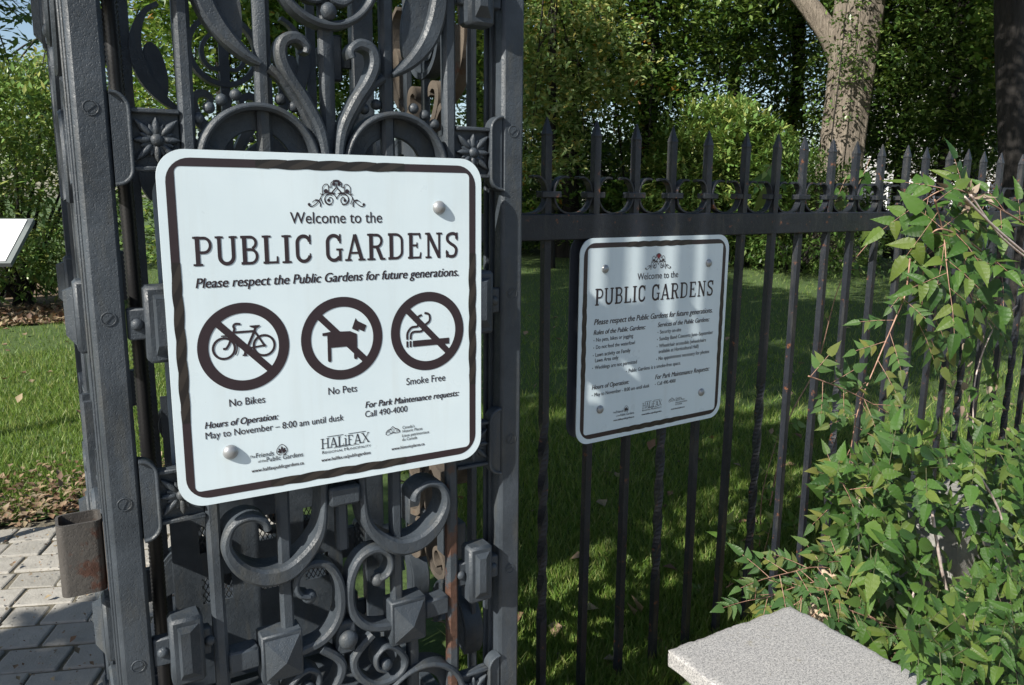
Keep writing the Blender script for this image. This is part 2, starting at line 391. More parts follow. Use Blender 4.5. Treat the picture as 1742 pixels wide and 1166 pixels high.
def limbs(mb, base, top, r0, targets, flare=1.5):
    b = Vector(base); t = Vector(top); n = 9
    pts = []; rad = []
    wob = [Vector((random.uniform(-1, 1), random.uniform(-1, 1), 0))*r0*0.35 for _ in range(n)]
    for i in range(n):
        f = i/(n-1); pts.append(b.lerp(t, f)+wob[i]*math.sin(math.pi*f)); rad.append(r0*(1-0.55*f)*(1+(flare-1)*max(0, 1-f*6)))
    mb.tube(crom(pts, 3), [rad[min(int(i/3), n-1)]*(1-(i % 3)/3)+rad[min(int(i/3)+1, n-1)]*((i % 3)/3) for i in range((n-1)*3+1)], 14)
    for tg in targets:
        tg = Vector(tg); f = random.uniform(0.45, 0.95); st = b.lerp(t, f); md = st.lerp(tg, 0.5)+Vector((0, 0, 0.12*(tg-st).length))
        rr = r0*random.uniform(0.18, 0.34)
        mb.tube(crom([st, md, tg], 5), [rr*(1-0.8*i/10) for i in range(11)], 7)
def tree(name, label, cat, base, top, r0, blobs, nclump, per, rclump, size, mat, bark='bark_dark', aspect=0.5, group=None, shell=0.5, nl=18, droop=0.15, extra=None):
    root = empty(name, base); tag(root, label, cat, group)
    P, C = crown_points(blobs, nclump, per, rclump, shell)
    V, F = leaf_quads(P, size, aspect, droop=droop)
    c = np_mesh('crown', V-np.array(base), F, M[mat], root)
    if extra:
        m2, frac = extra; k = rng.uniform(size=len(P)) < frac
        V2, F2 = leaf_quads(P[k]+rng.normal(size=(k.sum(), 3))*0.03, size, aspect); c2 = np_mesh('autumn_leaves', V2-np.array(base), F2, M[m2], root)
    mb = MB(); sel = C[rng.choice(len(C), min(nl, len(C)), replace=False)]
    o = Vector(base); limbs(mb, (0, 0, -0.05), Vector(top)-o, r0, [Vector(x)-o for x in sel])
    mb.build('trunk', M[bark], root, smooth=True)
    return root

# ------------------------------------------------------------------ iron gate pier (openwork, four sides)
PX, PYF, PW, PD = 0.4705, 1.455, 0.83, 0.93     # centre x, front plane y, width, depth
PYC = PYF+PD/2
pier = empty('iron_gate_pier', (PX, PYC, 0)); tag(pier, 'square openwork pier of grey painted cast iron scrollwork, carrying the larger white sign', 'gate pier')
def pm(mb, name, mat=None, smooth='auto'):
    return mb.build(name, mat or M['iron'], None, smooth)
E0 = EYE
def sym(pts, s): return [(p[0]*s, p[1]+E0) for p in pts]
YB = 0.0; front = []      # panel frame: x across, y inwards from the front plane, z up
ZT = 2.75
def panel_parts():
    out = []
    # upright bars
    for nm, u, z0, z1, y0 in (('bar', -.2445, .16, ZT, 0), ('bar', .2445, .16, ZT, 0), ('bar', -.116, E0-.87, ZT, 0.004), ('bar', .116, E0-.87, ZT, 0.004),
                              ('bar', 0, E0-.705, ZT, 0.004), ('bar', -.15, .16, E0-.92, 0.004), ('bar', .15, .16, E0-.92, 0.004)):
        mb = MB(); nseg = 14
        w_ = 0.0125
        # cast bar: slightly uneven chamfered edges
        rings = []
        for i in range(nseg+1):
            z = z0+(z1-z0)*i/nseg; j = lambda: random.uniform(-.0009, .0009)
            rings.append([(u-w_+j(), y0+.0165, z), (u-w_+j(), y0+.0055, z), (u-w_+.0055+j(), y0+j(), z), (u+w_-.0055+j(), y0+j(), z), (u+w_+j(), y0+.0055, z), (u+w_+j(), y0+.0165, z)])
        vs = [p for r in rings for p in r]; fs = [(i*6+k, i*6+(k+1) % 6, (i+1)*6+(k+1) % 6, (i+1)*6+k) for i in range(nseg) for k in range(6)]
        fs += [(5, 4, 3, 2, 1, 0), tuple(nseg*6+k for k in range(6))]
        mb.add(vs, fs)
        out.append(pm(mb, 'bar', M['iron_rust'] if (u > .2) else None))
    for s in (-1, 1):
        # round arch over the paired bar, with its sunk web and beads
        cx, cz, r = s*.128, E0+.050, .101
        a = [(cx+r*math.cos(t), cz+r*math.sin(t)) for t in np.linspace(R_(-40), R_(220), 40)]
        mb = MB().ribbon(a, .0125, -.012, .030, .0055)
        a2 = [(cx+(r-.022)*math.cos(t), cz+(r-.022)*math.sin(t)) for t in np.linspace(R_(-38), R_(218), 40)]
        mb.ribbon(a2, .036, .020, .029, .002)
        out.append(pm(mb, 'arch'))
        for ang in (142, 130, 118, 106, 70, 58, 46):
            t = R_(ang if s > 0 else 180-ang) if False else R_(ang)
            mb = MB().ball((cx+.124*math.cos(t), .014, cz+.124*math.sin(t)), .0105, 2); out.append(pm(mb, 'bead', smooth=True))
        # tulip: inner arm with curled tip, outer arm
        inner = crom(sym([(.012, .03), (.013, .075), (.022, .12), (.047, .168), (.074, .208), (.086, .24), (.080, .264), (.058, .271), (.041, .259), (.043, .246)], s), 6)
        wl = [.0155+.005*math.sin(i/len(inner)*3.1) - (.008*max(0, i/len(inner)-.75)*4*.6) for i in range(len(inner))]
        out.append(pm(MB().ribbon(inner, wl, -.014, .024, .005), 'tulip_scroll'))
        outer = crom(sym([(.014, .05), (.018, .085), (.05, .152), (.082, .198), (.106, .217)], s), 6)
        out.append(pm(MB().ribbon(outer, .016, -.002, .022, .005), 'tulip_arm'))
        # leaf scroll beside the ring
        lf = crom(sym([(.122, .222), (.148, .238), (.178, .266), (.202, .301), (.217, .345), (.221, .385), (.212, .43), (.19, .47), (.16, .49)], s), 6)
        wl = [.008+.026*math.sin(min(1, i/len(lf)*1.15)*3.0) for i in range(len(lf))]
        mb = MB().ribbon(lf, wl, -.010, .024, .006)
        lobe = crom([(x*s, z+E0) for x, z in ((.152, .256), (.184, .296), (.202, .342), (.200, .380), (.181, .392), (.160, .366), (.147, .312))], 5, True)
        mb2 = MB().prism(lobe, .008, .020)
        out.append(pm(mb, 'leaf_scroll')); out.append(pm(mb2, 'leaf_lobe'))
        # hook scroll below the sign
        J = crom(sym([(.038, -.44), (.039, -.54), (.041, -.61), (.05, -.657), (.078, -.695), (.118, -.7215), (.165, -.719), (.205, -.690), (.226, -.645), (.214, -.606), (.183, -.594), (.156, -.607), (.150, -.625)], s), 7)
        wl = [.014+.021*math.exp(-((i/len(J)-.45)/.18)**2) for i in range(len(J))]
        mb = MB().ribbon(J, wl, -.016, .046, .006); out.append(pm(mb, 'hook_scroll'))
        # C scrolls meeting at the boss
        Cs = crom(sym([(.074, -.786), (.092, -.778), (.100, -.757), (.092, -.732), (.066, -.718), (.034, -.729), (.013, -.768), (.009, -.82), (.022, -.86), (.052, -.888), (.095, -.898)], s), 7)
        wl = [.0095+.009*min(1, i/len(Cs)*1.6) for i in range(len(Cs))]
        mb = MB().ribbon(Cs, wl, -.008, .034, .005).ball((s*.072, .010, E0-.790), .015, 2); out.append(pm(mb, 'scroll'))
        Ls = crom(sym([(.082, -.998), (.064, -.985), (.063, -.958), (.084, -.943), (.111, -.958), (.128, -.992), (.106, -1.02), (.06, -1.022), (.027, -.996), (.012, -.962), (.022, -.935), (.055, -.905)], s), 7)
        wl = [.009+.009*min(1, i/len(Ls)*1.3) for i in range(len(Ls))]
        mb = MB().ribbon(Ls, wl, -.008, .034, .005).ball((s*.084, .006, E0-.986), .016, 2); out.append(pm(mb, 'scroll'))
        # lower arch and skirt
        cx, cz, r = s*.165, E0-1.112, .100
        a = [(cx+r*math.cos(t), cz+r*math.sin(t)) for t in np.linspace(R_(-30), R_(210), 36)]
        a2 = [(cx+(r-.02)*math.cos(t), cz+(r-.02)*math.sin(t)) for t in np.linspace(R_(-28), R_(208), 36)]
        out.append(pm(MB().ribbon(a, .0125, -.012, .040, .0055).ribbon(a2, .034, .030, .042, .002), 'arch'))
        # pyramid block with its short crossbar
        px, pz = s*.1335, E0-.893
        mb = MB().box(px-.040, px+.040, -.010, .038, pz-.050, pz+.050, .003)
        mb.add([(px-.034, -.0125, pz-.042), (px+.034, -.0125, pz-.042), (px+.034, -.0125, pz+.042), (px-.034, -.0125, pz+.042), (px, -.036, pz)], [(0, 1, 4), (1, 2, 4), (2, 3, 4), (3, 0, 4), (0, 3, 2, 1)])
        out.append(pm(mb, 'pyramid_block'))
        x0, x1 = sorted((s*.1755, s*.2315))
        out.append(pm(MB().box(x0, x1, -.004, .036, E0-.905, E0-.862, .004), 'crossbar'))
        # ears, flower tiles, clasps up the edge
        for vc in (.70, .087, -.530, -1.120):
            zc = E0+vc; xo = s*.3465
            o8 = []
            for k in range(14):      # half round ended plate
                pass
            hw, hh, rr = .0145, .076, .0145
            x0, x1 = xo-hw, xo+hw
            pl = [(xo+s*hw, zc-hh), (xo+s*hw, zc+hh)] + [(xo+s*hw-s*2*hw*math.sin(t), zc+hh-.028*(1-math.cos(t))) for t in np.linspace(R_(20), R_(90), 6)] \
                + [(xo+s*hw-s*2*hw*math.sin(t), zc-hh+.028*(1-math.cos(t))) for t in np.linspace(R_(90), R_(20), 6)]
            mb = MB().prism(pl, .0, .022)
            rim = [(xo+s*hw, zc+hh-.003)]+[(xo+s*hw-s*(2*hw-.002)*math.sin(t), zc+hh-.003-.026*(1-math.cos(t))) for t in np.linspace(R_(20), R_(90), 6)]+[(xo+s*hw-s*(2*hw-.002)*math.sin(t), zc-hh+.003+.026*(1-math.cos(t))) for t in np.linspace(R_(90), R_(20), 6)]+[(xo+s*hw, zc-hh+.003)]
            mb.ribbon(rim, .006, -.007, .004, .002)
            out.append(pm(mb, 'ear_plate'))
            fx = s*.2945; hw = .0365
            mb = MB().box(fx-hw, fx+hw, .010, .022, zc-.050, zc+.050, .001)
            for zz in (-.0465, .0465): mb.box(fx-hw-.001, fx+hw+.001, -.002, .0095, zc+zz-.004, zc+zz+.004, .002)
            for k in range(16):
                a = R_(k*22.5); L = (.046 if k % 4 == 2 else .036) if k % 2 == 0 else .027; cx_, cz_ = fx+math.cos(a)*L*.62, zc+math.sin(a)*L*.62
                b = bmesh.new(); bmesh.ops.create_icosphere(b, subdivisions=2, radius=1)
                for v in b.verts:
                    lx, ly, lz = v.co.x*L*.42, v.co.y*(.008 if k % 2 == 0 else .005), v.co.z*.0068*(1-.75*max(0, v.co.x)**1.5)
                    ly -= .004*abs(v.co.x)
                    v.co = Vector((cx_+lx*math.cos(a)-lz*math.sin(a), .006+ly, cz_+lx*math.sin(a)+lz*math.cos(a)))
                mb.bm(b)
            mb.ball((fx, .002, zc), (.011, .010, .011), 2)
            out.append(pm(mb, 'flower_tile'))
        for vc in (.395, -.218, -.826, -1.36):
            zc = E0+vc; xc = s*.305
            mb = MB().box(min(s*.2605, s*.3605), max(s*.2605, s*.3605), .004, .026, zc-.027, zc+.027, .003)
            mb.box(xc-.029, xc+.029, -.018, .030, zc-.066, zc+.066, .006)
            mb.add([(xc-.016, -.0185, zc-.052), (xc+.020, -.0185, zc-.052), (xc+.020, -.0185, zc+.052), (xc-.016, -.0185, zc+.052), (xc-.013, -.034, zc-.034), (xc+.003, -.034, zc-.034), (xc+.003, -.034, zc+.046), (xc-.013, -.034, zc+.046)],
                   [(0, 3, 2, 1), (4, 5, 6, 7), (0, 1, 5, 4), (1, 2, 6, 5), (2, 3, 7, 6), (3, 0, 4, 7)])
            c = pm(mb, 'clasp'); out.append(c)
            for dx in (-.0405, .0405):
                r = pm(MB().ball((xc+dx, .004, zc), (.0105, .009, .0105), 2), 'rivet', smooth=True); r.parent = c
    # ring with its knob and cusped heart, collar, boss, mid rails
    cz, r = E0+.388, .090
    a = [(r*math.cos(t), cz+r*math.sin(t)) for t in np.linspace(0, 2*math.pi, 57)]
    mb = MB().ribbon(a, .014, -.016, .024, .006); out.append(pm(mb, 'ring'))
    mb = MB().ball((0, -.010, E0+.320), (.015, .012, .016), 2)
    out.append(pm(mb, 'knob', smooth=True))
    for s in (-1, 1):
        h = crom(sym([(.004, .350), (.014, .340), (.034, .340), (.052, .358), (.056, .388), (.04, .42), (.012, .44)], s), 6)
        out.append(pm(MB().ribbon(h, .011, -.006, .020, .003), 'heart_scroll'))
    out.append(pm(MB().box(-.032, .032, -.020, .040, E0-.603, E0-.562, .006), 'collar'))
    out.append(pm(MB().ball((0, -.008, E0-.897), (.020, .015, .020), 3), 'boss', smooth=True))
    out.append(pm(MB().box(-.022, .022, .0, .038, E0-.935, E0-.86, .006), 'boss_plate'))
    for z0, z1 in ((.09, .158), (ZT+.002, ZT+.07)): out.append(pm(MB().box(-.355, .355, .002, .042, z0, z1, .004), 'rail'))
    return out
pp = panel_parts()
def side_matrix(k):
    d = PD/2 if k % 2 == 0 else PW/2
    return Matrix.Rotation(R_(90*k), 4, 'Z') @ Matrix.Translation((0, -d, 0))
def place(o, par, mtx):
    o.parent = par; o.matrix_parent_inverse = Matrix.Identity(4); o.matrix_basis = mtx
for o in pp:
    if o.parent is None: place(o, pier, side_matrix(0))
for k in (1, 2, 3):
    Mx = side_matrix(k)
    for o in pp:
        if o.parent is not pier: continue
        if o.name.startswith('bead') and k != 3 and k != 2: continue
        if k == 1 and (o.name.startswith(('flower_tile', 'clasp', 'crossbar')) or (o.name.startswith('bar') and o.data.materials[0] is M['iron_rust'])): continue
        c = o.copy(); COL.objects.link(c); place(c, pier, Mx)
        if o.data.materials[0] is M['iron_rust']: c.material_slots[0].link = 'OBJECT'; c.material_slots[0].material = M['iron']
        if k == 1 and o.name.startswith(('leaf', 'tulip', 'hook', 'scroll')):
            c.material_slots[0].link = 'OBJECT'; c.material_slots[0].material = M['iron_bare']
        for g in [x for x in pp if x.parent is o]:
            d = g.copy(); COL.objects.link(d); d.parent = c; d.matrix_parent_inverse = Matrix.Identity(4)
# corner posts: clustered mouldings
def corner(sx, sy):
    mb = MB(); X, Y = sx*(PW/2-.027), sy*(PD/2-.027)
    mb.box(X-.026, X+.026, Y-.027, Y+.009, .0, ZT+.08, .0065)
    mb.box(X-.0225, X+.0225, Y+.0092, Y+.0165, .0, ZT+.08, 0)
    mb.box(X-.0295, X+.0275, Y+.0167, Y+.026, .0, ZT+.08, .002)
    mb.box(X-.020, X+.020, Y+.0262, Y+.034, .0, ZT+.08, 0)
    mb.box(X-.033, X+.026, Y+.0342, Y+.044, .0, ZT+.08, .002)
    if sy > 0:
        mb = MB()
        mb.box(X-.027, X+.027, Y-.009, Y+.027, .0, ZT+.08, .004)
        mb.box(X-.0225, X+.0225, Y-.0165, Y-.0092, .0, ZT+.08, 0)
        mb.box(X-.0325, X+.0275, Y-.026, Y-.0167, .0, ZT+.08, .002)
        mb.box(X-.036, X+.026, Y-.044, Y-.0342, .0, ZT+.08, .002)
    p = mb.build('corner_post', M['iron'], pier, 'auto')
    if sy < 0:
        for vc, a in ((.133, .7), (-.205, .9), (-.53, 1.1), (-.838, .2), (.45, .3)):
            m2 = MB(); n = 18; rr = .0092
            ring = [(X+rr*math.cos(2*math.pi*i/n), EYE+vc+rr*math.sin(2*math.pi*i/n)) for i in range(n)]
            m2.prism(ring, Y-.0280, Y-.0272)
            b = bmesh.new(); bmesh.ops.create_cube(b, size=1)
            for v in b.verts:
                lx, lz = v.co.x*.0165, v.co.z*.0026
                v.co = Vector((X+lx*math.cos(a)-lz*math.sin(a), Y-.0285+v.co.y*.001, EYE+vc+lx*math.sin(a)+lz*math.cos(a)))
            m2.bm(b)
            ringo = [(X+.0112*math.cos(2*math.pi*i/24), EYE+vc+.0112*math.sin(2*math.pi*i/24)) for i in range(25)]
            m2.ribbon(ringo, .0022, Y-.0282, Y-.0270, .0004)
            m2.build('screw', M['iron'], p, 'auto')
    return p
for sx in (-1, 1):
    for sy in (-1, 1): corner(sx, sy)
MB().box(-PW/2-.02, PW/2+.02, -PD/2-.02, PD/2+.02, ZT+.085, ZT+.16, .01).build('cap', M['iron'], pier)
MB().box(-PW/2-.03, PW/2+.03, -PD/2-.03, PD/2+.03, -.02, .075, .01).build('plinth', M['iron'], pier)
# diamond wire lining low on the back
mb = MB()
z0, z1, x0, x1 = .16, .95, -.20, .24
st = .026
k = -40
while k < 60:
    for sg in (1, -1):
        pts = []
        a0 = x0 if sg > 0 else x1
        # line x = a0 + sg*(z-z0)*0.55 + k*st
        za, zb = z0, z1
        f = lambda z: k*st*0.55+sg*(z-z0)*0.55
        pa, pb = (f(za), za), (f(zb), zb)
        def clip(p, q):
            (xa, za_), (xb, zb_) = p, q
            t0, t1 = 0.0, 1.0; dx = xb-xa
            for lim, sgn in ((x0, 1), (x1, -1)):
                if abs(dx) < 1e-9: continue
                t = (lim-xa)/dx
                if (dx > 0) == (sgn > 0): t0 = max(t0, t)
                else: t1 = min(t1, t)
            if t0 >= t1: return None
            return [(xa+dx*t0, za_+(zb_-za_)*t0), (xa+dx*t1, za_+(zb_-za_)*t1)]
        cc = clip(pa, pb)
        if cc: mb.tube([(cc[0][0], PD/2-.06+.002*sg, cc[0][1]), (cc[1][0], PD/2-.06+.002*sg, cc[1][1])], .0016, 4, False)
    k += 1
mb.build('wire_mesh', M['fence'], pier)
mb = MB()
xs = [(-.23, -.155), (-.07, .015), (.10, .15), (.225, .27)]; zs = [(.10, .36), (.44, .52), (.60, .70), (.80, .86), (.93, 1.0)]
for a_, b_ in xs: mb.box(a_, b_, PD/2-.074, PD/2-.069, .10, 1.0)
for a_, b_ in zs:
    e = -.23
    for c_, d_ in xs:
        if c_ > e+.001: mb.box(e, c_, PD/2-.074, PD/2-.069, a_, b_)
        e = d_
mb.build('lining_plate', M['iron'], pier)
# worn steel keeper tube on the outer left side
mb = MB()
rx, ry = .037, .034
def rrect(hx, hy, r, n=6):
    o = []
    for cx, cy, a0 in ((hx-r, hy-r, 0), (-hx+r, hy-r, 90), (-hx+r, -hy+r, 180), (hx-r, -hy+r, 270)):
        for i in range(n+1):
            a = R_(a0+90*i/n); o.append((cx+r*math.cos(a), cy+r*math.sin(a)))
    return o
def tubebox(cx, cy, z0, z1, hx, hy, t, r):
    o, i_ = rrect(hx, hy, r), rrect(hx-t, hy-t, max(.002, r-t)); n = len(o); m = MB()
    vs = [(cx+x, cy+y, z0) for x, y in o]+[(cx+x, cy+y, z1) for x, y in o]+[(cx+x, cy+y, z0) for x, y in i_]+[(cx+x, cy+y, z1) for x, y in i_]
    fs = []
    for k in range(n):
        k2 = (k+1) % n; fs += [(k, k2, n+k2, n+k), (2*n+k2, 2*n+k, 3*n+k, 3*n+k2), (n+k, n+k2, 3*n+k2, 3*n+k), (k2, k, 2*n+k, 2*n+k2)]
    return m.add(vs, fs)
kx, ky, kz0, kz1 = 0.012, 1.578, EYE-.722, EYE-.585
tb = tubebox(kx, ky, kz0, kz1, .037, .032, .005, .014)
kb = empty('keeper_bracket', (kx, ky, kz0)); tag(kb, 'hollow worn steel bracket with rust patches on the left side of the pier', 'bracket')
tb.v = [(x-kx, y-ky, z-kz0) for x, y, z in tb.v]
tb.build('tube', M['bracket'], kb, 'auto')
MB().box(.0375, .048, -.036, .05, -.004, .134, .003).build('mounting_plate', M['bracket'], kb)
# corrugated conduit inside the pier
mb = MB(); pts = []; rad = []
for i in range(700):
    z = .02+i*.0042; pts.append((.006*math.sin(z*1.7), .004*math.sin(z*1.1), z)); rad.append(.0125+(.0022 if i % 2 else 0))
mb.tube(pts, rad, 10)
o = mb.build('cable_conduit', M['conduit'], None, True, (.138, 1.66, 0)); tag(o, 'black corrugated conduit running straight up inside the left of the iron pier', 'conduit')

# ------------------------------------------------------------------ lettering
def font_mesh(txt, bold=0.0, shear=0.0, serif=False):
    c = bpy.data.curves.new('t', 'FONT'); c.body = txt; c.size = 1.0; c.shear = shear; c.offset = bold; c.resolution_u = 5
    o = bpy.data.objects.new('t', c); COL.objects.link(o)
    dg = bpy.context.evaluated_depsgraph_get(); dg.update()
    me = bpy.data.meshes.new_from_object(o.evaluated_get(dg))
    V = np.array([v.co[:] for v in me.vertices]); F = [tuple(p.vertices) for p in me.polygons]
    bpy.data.objects.remove(o); bpy.data.curves.remove(c); bpy.data.meshes.remove(me)
    return V, F
LAY = [0]
class Print:
    """flat ink laid on a sign: x right, z up (metres from the lower left corner), y just proud of the sheet"""
    def __init__(s, y=-.0006): s.mb = MB(); s.y = y
    def text(s, txt, x0, b, x1, h=None, bold=0.0, shear=0.0):
        V, F = font_mesh(txt, 0.0, shear)
        a, c = V[:, 0].min(), V[:, 0].max(); k = (x1-x0)/(c-a)
        kz = k*1.14 if h is None else h/0.73
        n = 1 if bold <= 0 else 3
        for i in range(n):
            o = 0 if n == 1 else (i-1)*bold*k
            s.mb.add([(x0+(v[0]-a)*k+o, s.y-.00003*i, b+v[1]*kz) for v in V], F)
    def stroke(s, pts, wd, closed=False, dy=0.0):
        n = len(pts); P = [Vector(p) for p in pts]; W_ = wd if isinstance(wd, (list, tuple)) else [wd]*n; vs = []
        for i in range(n):
            if closed: d0, d1 = (P[i]-P[i-1]), (P[(i+1) % n]-P[i])
            else: d0, d1 = (P[i]-P[max(i-1, 0)]), (P[min(i+1, n-1)]-P[i])
            if d0.length < 1e-9: d0 = d1
            if d1.length < 1e-9: d1 = d0
            d0, d1 = d0.normalized(), d1.normalized(); d = (d0+d1)
            d = d.normalized() if d.length > 1e-3 else d0
            nn = Vector((-d.y, d.x)); k = min(2.0, 1/max(.3, nn.dot(Vector((-d0.y, d0.x)))))
            h = W_[i]/2*k
            LAYy = s.y-dy
            vs += [(P[i].x+nn.x*h, LAYy, P[i].y+nn.y*h), (P[i].x-nn.x*h, LAYy, P[i].y-nn.y*h)]
        m = n if closed else n-1
        s.mb.add(vs, [(2*i, 2*i+1, 2*((i+1) % n)+1, 2*((i+1) % n)) for i in range(m)])
    def poly(s, pts, dy=0.0): s.mb.add([(p[0], s.y-dy, p[1]) for p in pts], [tuple(range(len(pts)))])
    def disc(s, c, r, dy=0.0, n=20): s.poly([(c[0]+r*math.cos(2*math.pi*i/n), c[1]+r*math.sin(2*math.pi*i/n)) for i in range(n)], dy)
    def circ(s, c, r, wd, dy=0.0, n=64, a0=0, a1=360):
        full = abs(a1-a0) >= 360
        k = n if full else n+1
        s.stroke([(c[0]+r*math.cos(R_(a0+(a1-a0)*i/n)), c[1]+r*math.sin(R_(a0+(a1-a0)*i/n))) for i in range(k)], wd, full, dy)
    def build(s, name, mat, par): return s.mb.build(name, mat, par)
def arcp(cx, cy, rx, ry, a0, a1, n=12): return [(cx+rx*math.cos(R_(a0+(a1-a0)*i/n)), cy+ry*math.sin(R_(a0+(a1-a0)*i/n))) for i in range(n+1)]
# slab serif capitals drawn as strokes: (width, [(points, thickness)...]); unit height 1
TK, TN, SR = .175, .115, .085
def slab(x, y, w_=.30): return ([(x-w_/2, y), (x+w_/2, y)], SR)
GL = {
 'P': (.60, [([(.14, 0), (.14, 1)], TK), slab(.14, .042), slab(.08, .958, .16), ([(.14, .945), (.34, .945)]+arcp(.34, .70, .20, .245, 90, -90)+[(.14, .455)], TN)]),
 'U': (.68, [([(.12, 1), (.12, .30)]+arcp(.34, .30, .22, .245, 180, 360)+[(.56, 1)], .15), slab(.12, .958, .26), slab(.56, .958, .26)]),
 'B': (.62, [([(.14, 0), (.14, 1)], TK), ([(.02, .048), (.14, .048), (.34, .048)]+arcp(.34, .285, .20, .237, -90, 90)+[(.14, .522)], TN), ([(.02, .952), (.14, .952), (.33, .952)]+arcp(.33, .752, .185, .20, 90, -60)+[(.40, .56)], TN)]),
 'L': (.56, [([(.14, 0), (.14, 1)], TK), slab(.15, .958, .30), ([(.02, .048), (.50, .048), (.50, .26)], [.095, .095, .07])]),
 'I': (.32, [([(.16, 0), (.16, 1)], TK), slab(.16, .042, .32), slab(.16, .958, .32)]),
 'C': (.62, [(arcp(.33, .70, .22, .25, 12, 180)+arcp(.33, .30, .22, .25, 180, 348), .15), ([(.555, .66), (.555, 1.0)], .075), ([(.555, .33), (.555, .20)], .06)]),
 'G': (.64, [(arcp(.33, .70, .22, .25, 12, 180)+arcp(.33, .30, .22, .25, 180, 330), .15), ([(.555, .66), (.555, 1.0)], .075), ([(.55, .02), (.55, .44)], .12), slab(.53, .44, .24)]),
 'A': (.70, [([(.10, .03), (.34, .98)], .105), ([(.34, .98), (.59, .03)], .165), ([(.18, .30), (.52, .30)], .09), slab(.10, .042, .24), slab(.59, .042, .26)]),
 'R': (.66, [([(.14, 0), (.14, 1)], TK), slab(.14, .042), slab(.08, .958, .16), ([(.14, .945), (.34, .945)]+arcp(.34, .725, .19, .22, 90, -90)+[(.14, .505)], TN), ([(.36, .50), (.53, .04)], .16), slab(.57, .042, .20)]),
 'D': (.66, [([(.14, 0), (.14, 1)], TK), ([(.02, .048), (.14, .048), (.30, .048)]+arcp(.30, .30, .25, .252, -90, 0)+arcp(.30, .70, .25, .252, 0, 90)+[(.14, .952), (.02, .952)], TN)]),
 'E': (.60, [([(.14, 0), (.14, 1)], TK), ([(.02, .048), (.50, .048), (.53, .25)], [.095, .095, .06]), ([(.02, .952), (.48, .952), (.51, .77)], [.095, .095, .06]), ([(.14, .52), (.38, .52)], .09), ([(.38, .41), (.38, .63)], .06)]),
 'N': (.70, [([(.13, 0), (.13, 1)], .10), ([(.13, .97), (.57, .03)], .165), ([(.57, 0), (.57, 1)], .10), slab(.13, .042, .24), slab(.09, .958, .18), slab(.57, .958, .24)]),
 'S': (.58, [(crom([(.49, .74), (.46, .90), (.29, .95), (.12, .86), (.115, .68), (.25, .55), (.40, .45), (.475, .30), (.42, .10), (.27, .045), (.12, .10), (.085, .25)], 4), .14), ([(.505, .68), (.505, .99)], .07), ([(.07, .30), (.07, .01)], .07)]),
 'H': (.74, [([(.14, 0), (.14, 1)], .14), ([(.60, 0), (.60, 1)], .14), ([(.14, .5), (.60, .5)], .08), slab(.14, .042), slab(.14, .958), slab(.60, .042), slab(.60, .958)]),
 'F': (.56, [([(.14, 0), (.14, 1)], .14), slab(.14, .042), ([(.02, .952), (.46, .952), (.49, .74)], [.085, .085, .06]), ([(.14, .52), (.38, .52)], .08)]),
 'X': (.74, [([(.10, .03), (.62, .97)], .085), ([(.10, .97), (.62, .03)], .15), slab(.10, .042, .2), slab(.62, .042, .24), slab(.10, .958, .24), slab(.62, .958, .2)]),
 'i': (.28, [([(.14, 0), (.14, .74)], .14), slab(.14, .042, .28), slab(.10, .71, .18), ([(.07, .98), (.21, .98)], .12)]),
}
def letters(pr, txt, x0, b, x1, h, gap=.10, thin=.80):
    W_ = sum(GL[c][0] for c in txt)+gap*(len(txt)-1); k = (x1-x0)/W_; x = x0
    for c in txt:
        wd, st = GL[c]
        for i, (pts, t) in enumerate(st):
            tt = [a*k*thin for a in t] if isinstance(t, list) else t*k*thin
            pr.stroke([(x+p[0]*k, b+p[1]*h) for p in pts], tt, False, .00003*(i+1))
        x += (wd+gap)*k
def twist_band(sign, W_, H_, ins, bw, spans, nb):
    """border band with a twisted bar drawn in the middle of each side"""
    for side, (t0, t1) in enumerate(spans):
        L = W_ if side in (0, 2) else H_
        pr_dark, pr_light = Print(-.0004), Print(-.0004)
        f = {0: lambda t, o: (t, H_-ins-bw/2+o), 2: lambda t, o: (t, ins+bw/2+o), 1: lambda t, o: (W_-ins-bw/2+o, t), 3: lambda t, o: (ins+bw/2+o, t)}[side]
        a, b = L*t0, L*t1; n = nb; step = (b-a)/n
        top = []; bot = []
        for i in range(n*8+1):
            t = a+(b-a)*i/(n*8); ph = i/8*math.pi; env = min(1, i/8, (n*8-i)/8)
            top.append(f(t, bw/2+.0019*abs(math.sin(ph))*env)); bot.append(f(t, -bw/2-.0019*abs(math.sin(ph+math.pi*.5*0.8))*env))
        for i in range(n*8): pr_dark.poly([top[i], top[i+1], bot[i+1], bot[i]], .00012)
        for i in range(n):
            c = a+step*(i+.5)
            q = [f(c-step*.50, -bw/2), f(c-step*.1, -bw/2-.001), f(c+step*.42, bw/2*.55), f(c+step*.48, bw/2+.0005), f(c+step*.05, bw/2+.001), f(c-step*.35, -bw*.1)]
            pr_light.poly(q, .00022)
        tw = pr_dark.build('border_twist', M['ink_twist'], sign); pr_light.build('twist_highlight', M['ink_tan'], tw)
def rr_pts(x0, z0, x1, z1, r, n=8):
    o = []
    for cx, cz, a0 in ((x1-r, z1-r, 0), (x0+r, z1-r, 90), (x0+r, z0+r, 180), (x1-r, z0+r, 270)):
        o += [(cx+r*math.cos(R_(a0+90*i/n)), cz+r*math.sin(R_(a0+90*i/n))) for i in range(n+1)]
    return o
def border(pr, W_, H_, ins, bw, ro, ri):
    o, i_ = rr_pts(ins, ins, W_-ins, H_-ins, ro), rr_pts(ins+bw, ins+bw, W_-ins-bw, H_-ins-bw, ri); n = len(o)
    pr.mb.add([(p[0], pr.y, p[1]) for p in o+i_], [(k, (k+1) % n, n+(k+1) % n, n+k) for k in range(n)])
